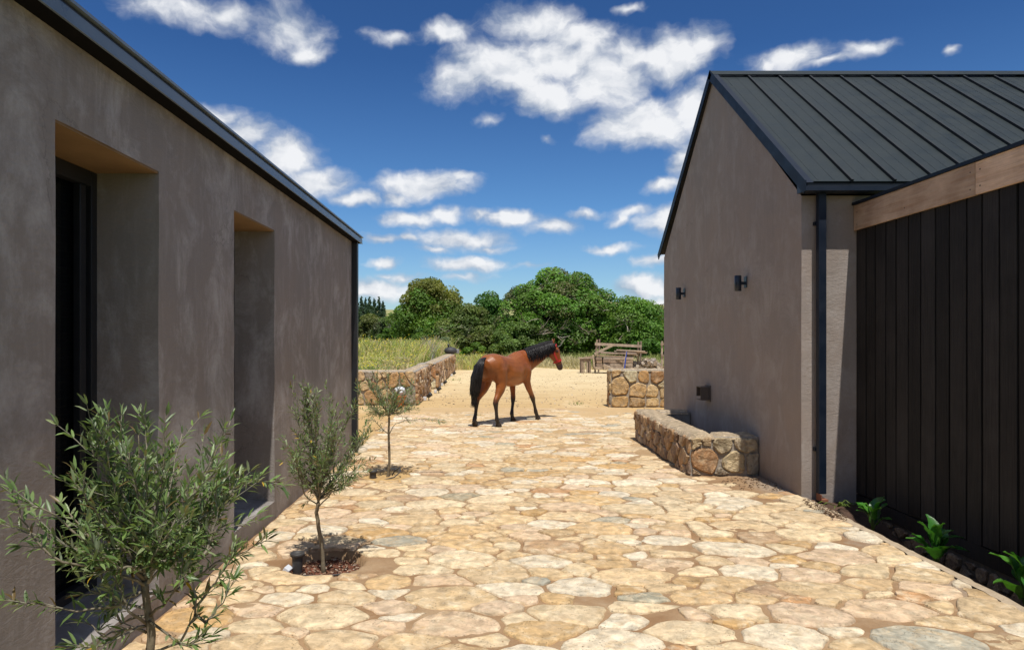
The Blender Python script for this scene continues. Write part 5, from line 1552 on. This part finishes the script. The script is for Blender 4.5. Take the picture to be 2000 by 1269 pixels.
# mane: fine locks falling to the right side of the neck
mm = MB(); r_ = random.Random(4)
crest = [Vector(p) for p in [(.42, -.01, 1.435), (.56, -.035, 1.47), (.70, -.105, 1.52), (.84, -.195, 1.57), (.95, -.275, 1.61), (1.04, -.34, 1.63), (1.09, -.375, 1.625)]]
def along(pl, t):
    s_ = t * (len(pl) - 1); i = min(int(s_), len(pl) - 2); return pl[i].lerp(pl[i + 1], s_ - i), (pl[i + 1] - pl[i]).normalized()
for k in range(620):
    t_ = r_.random() ** .85; p, d = along(crest, .12 + .88 * t_); side = d.cross(Vector((0, 0, 1))).normalized()  # to the right of travel
    sg = 1 if r_.random() < .86 else -1
    L = (.165 + .15 * math.sin(math.pi * min(1, t_ * .9 + .1))) * r_.uniform(.6, 1.2)
    wN = .075 + .03 * (1 - t_)
    q0 = p + Vector((0, 0, -.02)) ; q1 = p + side * sg * .035 + Vector((0, 0, .012)); q2 = p + side * sg * (wN + .022) + Vector((0, 0, -L * .45)) + d * r_.uniform(-.02, .03); q3 = p + side * sg * (wN + .038 + r_.uniform(-.01, .015)) + Vector((0, 0, -L)) + d * r_.uniform(-.03, .06)
    mm.tube([q0, q1, q2, q3], [.006, .008, .006, .0015], 3, cap=False)
for k in range(70):   # forelock
    p = hp(-.02, .03, r_.uniform(-.03, .03)) + Vector((0, 0, .03)); q = hp(r_.uniform(.12, .26), .10, r_.uniform(-.05, .05)); mm.tube([p, p.lerp(q, .5) + hh * .03, q], [.005, .006, .0015], 3, cap=False)
mm.build('mane', M['hair'], horse, True, local=True)
# tail
tl = MB()
tpath = [Vector(p) for p in [(-.76, 0, 1.315), (-.86, .01, 1.29), (-.93, .03, 1.16), (-.965, .06, .95), (-.975, .09, .72), (-.965, .12, .50)]]
trad = [.028, .052, .085, .098, .075, .020]
for k in range(900):
    a = r_.uniform(0, 6.283); q = math.sqrt(r_.random()); e_ = r_.uniform(.62, 1.0) if r_.random() < .6 else r_.uniform(.85, 1.12)
    pts = []
    for i, (p, rr) in enumerate(zip(tpath, trad)):
        s_ = i / 5
        if s_ > e_ + .01 and i > 2: break
        pts.append(p + Vector((math.cos(a) * rr * q * .8, math.sin(a) * rr * q, r_.uniform(-.012, .012))) + Vector((r_.uniform(-.006, .006), r_.uniform(-.01, .01), 0)) * i)
    last = pts[-1] + Vector((r_.uniform(-.02, .02), r_.uniform(-.02, .03), -.10 * r_.random() - .03)); pts.append(last)
    tl.tube(pts, [.007] * (len(pts) - 2) + [.005, .001], 3, cap=False)
tl.build('tail', M['hair'], horse, True, local=True)
# halter of red webbing
def strap_loop(t, fo, a, b, wd=.042, n=28, tilt=0.0, part=None):
    m = MB(); vs = []; fwd = (hh - A * hh.dot(A)).normalized(); c = hp(t, fo)
    for k in range(n):
        an = 2 * math.pi * k / n; o_ = lat * a * math.cos(an) + fwd * b * math.sin(an); nrm = (lat * math.cos(an) / a + fwd * math.sin(an) / b).normalized()
        base = c + o_ + A * tilt * math.sin(an)
        for (u, v) in ((-1, 0), (1, 0), (1, 1), (-1, 1)): vs.append(base + A * u * wd / 2 + nrm * v * .006)
    fs = [(k * 4 + j, k * 4 + (j + 1) % 4, ((k + 1) % n) * 4 + (j + 1) % 4, ((k + 1) % n) * 4 + j) for k in range(n) for j in range(4)]
    return m.add(vs, fs)
HT = strap_loop(.665, .008, .058, .080)
m2 = strap_loop(.10, -.018, .093, .115, tilt=-.03, wd=.038); HT.add(m2.v, m2.f)
for s_ in (1, -1):
    HT.beam(hp(.12, -.01, .098 * s_), hp(.33, -.03, .096 * s_), .010, .038, up=hh); HT.beam(hp(.33, -.03, .096 * s_), hp(.655, -.005, .064 * s_), .010, .038, up=hh)
    HT.beam(hp(.34, -.03, .096 * s_), hp(.36, -.14, .02 * s_), .02, .008, up=lat)
HT.beam(hp(.66, -.075), hp(.70, -.10), .02, .02)
HT.build('halter', M['red'], horse, False, local=True)

# ================================================================== SMALL THINGS
# uplights in the pits
def uplight(x, y, z, h, label, box=False, grp='black uplights in the tree pits'):
    t = thing('uplight', label, 'garden light', (x, y, z), 0, grp)
    MB().lathe((x, y, z), [(.030, 0), (.034, .02), (.040, h * .8), (.040, h * .82), (.052, h * .86), (.054, h * .97), (.050, h), (.043, h), (.041, h * .93)], 18).build('housing', M['rub'], t, True)
    MB().lathe((x, y, z + h * .90), [(.040, 0), (.040, .003)], 18).build('lens', M['glass'], t)
uplight(-1.42, 5.13, -.085, .175, 'black flared uplight in the pit of the middle olive tree')
uplight(-1.385, 8.34, -.085, .17, 'black flared uplight in the pit of the farthest olive tree')
b_ = MB().beam((-1.515, 5.11, -.03), (-1.475, 5.105, -.055), .075, .07).build('connector_box', M['white'], None, bevel=.004); tag(b_, 'small white box lying beside the uplight of the middle olive', 'box')
hose = MB(); hp_ = [(-1.40, 5.06, -.06), (-1.30, 5.02, -.045), (-1.18, 5.0, -.04), (-1.08, 5.03, -.04), (-1.03, 5.10, -.055)]
hose.tube(hp_, .008, 6); tag(hose.build('drip_hose', M['rub'], None, True), 'thin black drip hose on the soil around the middle olive', 'hose')
hose = MB(); hose.tube([(-1.36, 8.30, -.05), (-1.25, 8.28, -.02), (-1.12, 8.30, .01), (-1.05, 8.36, .07), (-1.07, 8.44, .10), (-1.14, 8.50, .05), (-1.2, 8.50, -.05)], .008, 6); tag(hose.build('drip_hose', M['rub'], None, True), 'thin hose looping up behind the farthest olive trunk', 'hose')
# spotlights at the foot of the retaining wall
def spotlight(px, py, Y, label, sc_=1.0, aim=(.75, -.25, .6)):
    sc = sc_ * .78; p = at(px, py, Y); p.z = 0.0
    t = thing('spotlight', label, 'garden light', p, 0, 'spotlights along the foot of the retaining wall')
    d = Vector(aim).normalized(); c = p + Vector((0, 0, .13 * sc))
    MB().tube([c - d * .07 * sc, c - d * .04 * sc, c + d * .055 * sc, c + d * .075 * sc], [.030 * sc, .055 * sc, .058 * sc, .066 * sc], 14).build('lamp_head', M['rub'], t, True)
    MB().tube([p + Vector((0, 0, -.05)), c - d * .02], .012 * sc, 6).build('spike', M['rub'], t)
    MB().box(p.x - .16 * sc, p.x - .07 * sc, p.y - .06, p.y + .03, .0, .10 * sc).build('connector', M['white'], t, bevel=.006)
spotlight(838, 780, 18.7, 'nearest spotlight at the foot of the retaining wall, beside a white connector', 1.25)
spotlight(857, 763, 21.2, 'second spotlight from the near end of the retaining wall', 1.15)
spotlight(869, 750, 24.4, 'third spotlight, below the recessed stone of the retaining wall', 1.15)
spotlight(887, 731, 30.5, 'farthest spotlight at the foot of the retaining wall', 1.2)
# dark fitting of unknown kind on the far wall end
c = Vector((-1.86, 35.6, wz + .02))
t = thing('wall_fitting', 'squat black fitting with a knob on the far end of the retaining wall', 'wall_fitting', c)
MB().lathe(c, [(.20, 0), (.30, .04), (.34, .14), (.30, .26), (.18, .33), (.06, .36)], 16).build('fitting_body', M['rub'], t, True)
MB().lathe(c + Vector((-.12, 0, .36)), [(.03, -.06), (.04, .04), (.07, .08), (.05, .14), (.01, .17)], 10).build('knob', M['rub'], t, True)
MB().box(c.x + .28, c.x + .44, c.y - .08, c.y + .08, .0 + c.z + .02, c.z + .24).build('side_box', M['alu'], t, bevel=.02)
# terracotta pot and white bag behind the farthest olive
q = at(781, 790, 17.0); q.z = 0
t = thing('flower_pot', 'orange terracotta pot at the foot of the stone wall', 'pot', q)
MB().lathe(q, [(.10, 0), (.14, .22), (.16, .225), (.165, .27), (.15, .275), (.14, .23)], 16).build('pot_body', M['terra'], t, True)
mb = MB(); r_ = random.Random(12); vs = []; n_ = 12
for j in range(8):
    for k in range(n_):
        a = 6.283 * k / n_; rr = .14 * math.sin(math.pi * (j + .6) / 8.4) ** .7 * r_.uniform(.75, 1.2); vs.append((q.x + rr * math.cos(a), q.y + rr * .7 * math.sin(a),   .265 + .032 * j + r_.uniform(-.015, .015)))
mb.add(vs, [(j * n_ + k, j * n_ + (k + 1) % n_, (j + 1) * n_ + (k + 1) % n_, (j + 1) * n_ + k) for j in range(7) for k in range(n_)] + [tuple(range(n_ - 1, -1, -1)), tuple(7 * n_ + k for k in range(n_))])
tag(mb.build('bag', M['white']), 'crumpled white plastic bag resting on the terracotta pot', 'bag')

# ---- timber pile and trestle at the far side of the yard
YT = 33.0
def tz(p):  # keep things on the ground
    return p
wc = [(.30, .22, .16), (.36, .28, .21), (.24, .175, .13), (.40, .31, .22), (.33, .23, .15)]
def plank(name, a, b, wd, th, parent, col, Y=YT, dy=0.0, up=(0, 0, 1)):
    return MB().beam(at(a[0], a[1], Y + dy), at(b[0], b[1], Y + dy), wd, th, col).build(name, M['timber'], parent)
g0 = at(1165, 720, YT).x
t = thing('timber_trestle', 'weathered timber trestle frame with diagonal brace over the plank stack', 'trestle', at(1205, 728.5, YT + .9))
def T(a, b, w_, h_, nm, dy, c=1): plank(nm, a, b, w_, h_, t, wc[c], YT, dy)
T((1162, 671.5), (1253, 676), .05, .13, 'rail', .48)
T((1166, 663), (1162, 729), .07, .08, 'post', .55, 0); T((1171, 662), (1169, 729), .07, .08, 'post', 1.3, 2)
T((1246.5, 667), (1246, 728), .07, .08, 'post', .55, 0); T((1252, 666), (1250, 728), .07, .08, 'post', 1.3, 2)
T((1199, 673), (1161, 691), .05, .11, 'brace', .43, 3)
T((1158, 693), (1161, 719.5), .08, .07, 'post', .2, 3)
T((1168, 674), (1163, 683), .04, .05, 'brace', .9, 0)
t = thing('plank_stack', 'stack of thick weathered planks lying under the trestle', 'stack of planks', at(1200, 727, YT + .3))
r_ = random.Random(21)
rows = [(719, 1164, 1236), (713, 1165, 1236), (706.5, 1165, 1237), (700.5, 1165, 1237)]
for (py, x0_, x1_) in rows:
    z_ = at(0, py, YT).z
    xa = at(x0_, py, YT).x; xb = at(x1_, py, YT).x; xm = at(1177.5, py, YT).x
    for (u, v) in ((xa, xm), (xm + .04, xb)):
        for j in range(3):
            MB().box(u + r_.uniform(-.03, .03), v - .02 + r_.uniform(-.03, .03), YT + j * .30 + r_.uniform(-.02, .02), YT + .27 + j * .30, z_ - .062, z_ + .072, r_.choice(wc)).build('plank', M['timber'], t, bevel=.008)
for k, (a, b, w_, c) in enumerate([((1163, 694), (1238, 697), .45, 4), ((1172, 687), (1247, 694), .35, 1), ((1176, 690), (1244, 691), .5, 0), ((1208, 683.5), (1262, 686.5), .35, 3), ((1212, 687), (1266, 689), .3, 4), ((1205, 686), (1245, 691), .2, 1), ((1180, 703), (1236, 700), .06, 3)]):
    p_, q_ = at(a[0], a[1], YT), at(b[0], b[1], YT)
    dy = .35 if k < 6 else -.06
    MB().beam(p_ + Vector((0, dy + .05 * k, 0)), q_ + Vector((0, dy - .04 * k, 0)), w_, .06, wc[c]).build('plank', M['timber'], t, bevel=.006)
# fallen plank leaning out
MB().beam(at(1178, 712.5, YT - .12), at(1196, 721, YT - .5), .06, .14, wc[3]).build('plank', M['timber'], t, bevel=.006)
MB().beam(at(1178, 703, YT - .08), at(1193, 702, YT - .08), .05, .10, wc[2]).build('plank', M['timber'], t, bevel=.006)
t = thing('blue_rod', 'thin blue painted bar leaning against the plank stack', 'bar', at(1220, 722, YT - .2))
MB().beam(at(1224, 686, YT - .12), at(1219.5, 722, YT - .35), .04, .05, (.5, .5, .5)).build('bar', M['bluep'], t)
MB().beam(at(1223, 686, YT - .16), at(1216.5, 722, YT - .40), .02, .02, wc[1]).build('stick', M['timber'], t)
# small crate seat at the left
t = thing('timber_crate', 'small rough timber box with plank top left of the plank stack', 'crate', at(1144, 721, YT + 1.0))
q0_ = at(1135, 720, YT + .4); q1_ = at(1154, 720, YT + .4); zt_ = at(0, 700.5, YT + .4).z; y_ = q0_.y
MB().box(q0_.x, q0_.x + .09, y_, y_ + .5, 0, zt_, wc[2]).build('side', M['timber'], t); MB().box(q1_.x - .09, q1_.x, y_, y_ + .5, 0, zt_, wc[2]).build('side', M['timber'], t)
MB().box(q0_.x + .095, q1_.x - .095, y_ + .02, y_ + .06, zt_ - .14, zt_, wc[0]).build('apron', M['timber'], t)
MB().box(q0_.x + .12, q0_.x + .18, y_ + .03, y_ + .1, 0, zt_ - .145, wc[3]).build('inner_post', M['timber'], t)
MB().box(q1_.x - .20, q1_.x - .13, y_ + .03, y_ + .1, 0, zt_ - .145, wc[1]).build('inner_post', M['timber'], t)
for k in range(3): MB().box(q0_.x - .14 + .05 * k, q1_.x + .12 + .05 * k, y_ - .05 + .2 * k, y_ + .13 + .2 * k, zt_ + .003, zt_ + .05, wc[(k * 2 + 1) % 5]).build('top_plank', M['timber'], t, bevel=.004)
MB().beam(at(1141, 698, YT + .8), at(1160, 696, YT + .8), .25, .05, wc[4]).build('top_plank', M['timber'], t)
# second frame at the wall edge
t = thing('timber_post_frame', 'weathered post and rail cut by the edge of the gabled building', 'frame', at(1294, 727, YT + .4))
plank('post', (1293, 666), (1292.5, 726), .08, .07, t, wc[1], YT, .4); plank('post', (1312, 666), (1311.5, 726), .08, .07, t, wc[1], YT, .4)
plank('rail', (1290, 672), (1316, 671.5), .05, .09, t, wc[0], YT, .33); plank('rail', (1291, 694), (1316, 694), .05, .07, t, wc[2], YT, .33)
# rubble blocks
for k, (px, py, s_, lb) in enumerate([(1246, 716, 1.0, 'pale block of rubble right of the plank stack'), (1239, 709, .8, 'whitish hollow block beside the plank stack'), (1262, 718, .9, 'brownish lump of rubble in the middle of the heap'), (1255, 708, .7, 'small grey rubble piece on top near the weeds'),
                                   (1271, 712, 1.0, 'dark rubble piece with ragged edge near the heap top'), (1278, 718, 1.0, 'grey rubble lump low in the heap'), (1287, 716, .9, 'rightmost rubble lump beside the building edge'), (1275, 703, .8, 'topmost rubble piece of the heap')]):
    r5 = random.Random(90 + k); p = at(px, py, YT + .6)
    bm_ = MB(); vs = []; n_ = 7
    for j, (zz_, rr) in enumerate(((-1, .75), (-.3, 1.05), (.45, .9), (1, .5))):
        for i in range(n_):
            a = 6.283 * i / n_; q_ = .19 * s_ * rr * r5.uniform(.75, 1.25); vs.append((p.x + q_ * math.cos(a), p.y + q_ * math.sin(a), p.z + zz_ * .13 * s_ + r5.uniform(-.02, .02)))
    bm_.add(vs, [(j * n_ + i, j * n_ + (i + 1) % n_, (j + 1) * n_ + (i + 1) % n_, (j + 1) * n_ + i) for j in range(3) for i in range(n_)] + [tuple(range(n_ - 1, -1, -1)), tuple(3 * n_ + i for i in range(n_))], r5.choice([(.36, .31, .26), (.44, .38, .30), (.25, .20, .16), (.33, .22, .15)]))
    tag(bm_.build('rubble_block', M['stone']), lb, 'rubble', 'heap of rubble beside the plank stack')
mb = MB(); r5 = random.Random(5)
for _ in range(260):
    x_ = at(r5.uniform(1238, 1300), 0, YT).x; y_ = YT + r5.uniform(.2, 1.6); s_ = r5.uniform(.05, .13); z_ = max(0, (.62 - abs(x_ - at(1272, 0, YT).x) * .55) * r5.random()) 
    R = Matrix.Rotation(r5.uniform(0, 3), 3, Vector((r5.random(), r5.random(), r5.random() + .1)).normalized())
    vs = [R @ Vector((i * s_, j * s_ * .8, k_ * s_ * .6)) + Vector((x_, y_, z_ + .03)) for k_ in (-1, 1) for j in (-1, 1) for i in (-1, 1)]
    mb.add(vs, [(0, 2, 3, 1), (4, 5, 7, 6), (0, 1, 5, 4), (2, 6, 7, 3), (0, 4, 6, 2), (1, 3, 7, 5)], r5.choice([(.36, .31, .26), (.30, .22, .15), (.20, .15, .11), (.42, .36, .28)]))
tag(mb.build('rubble', M['stone']), kind='stuff')
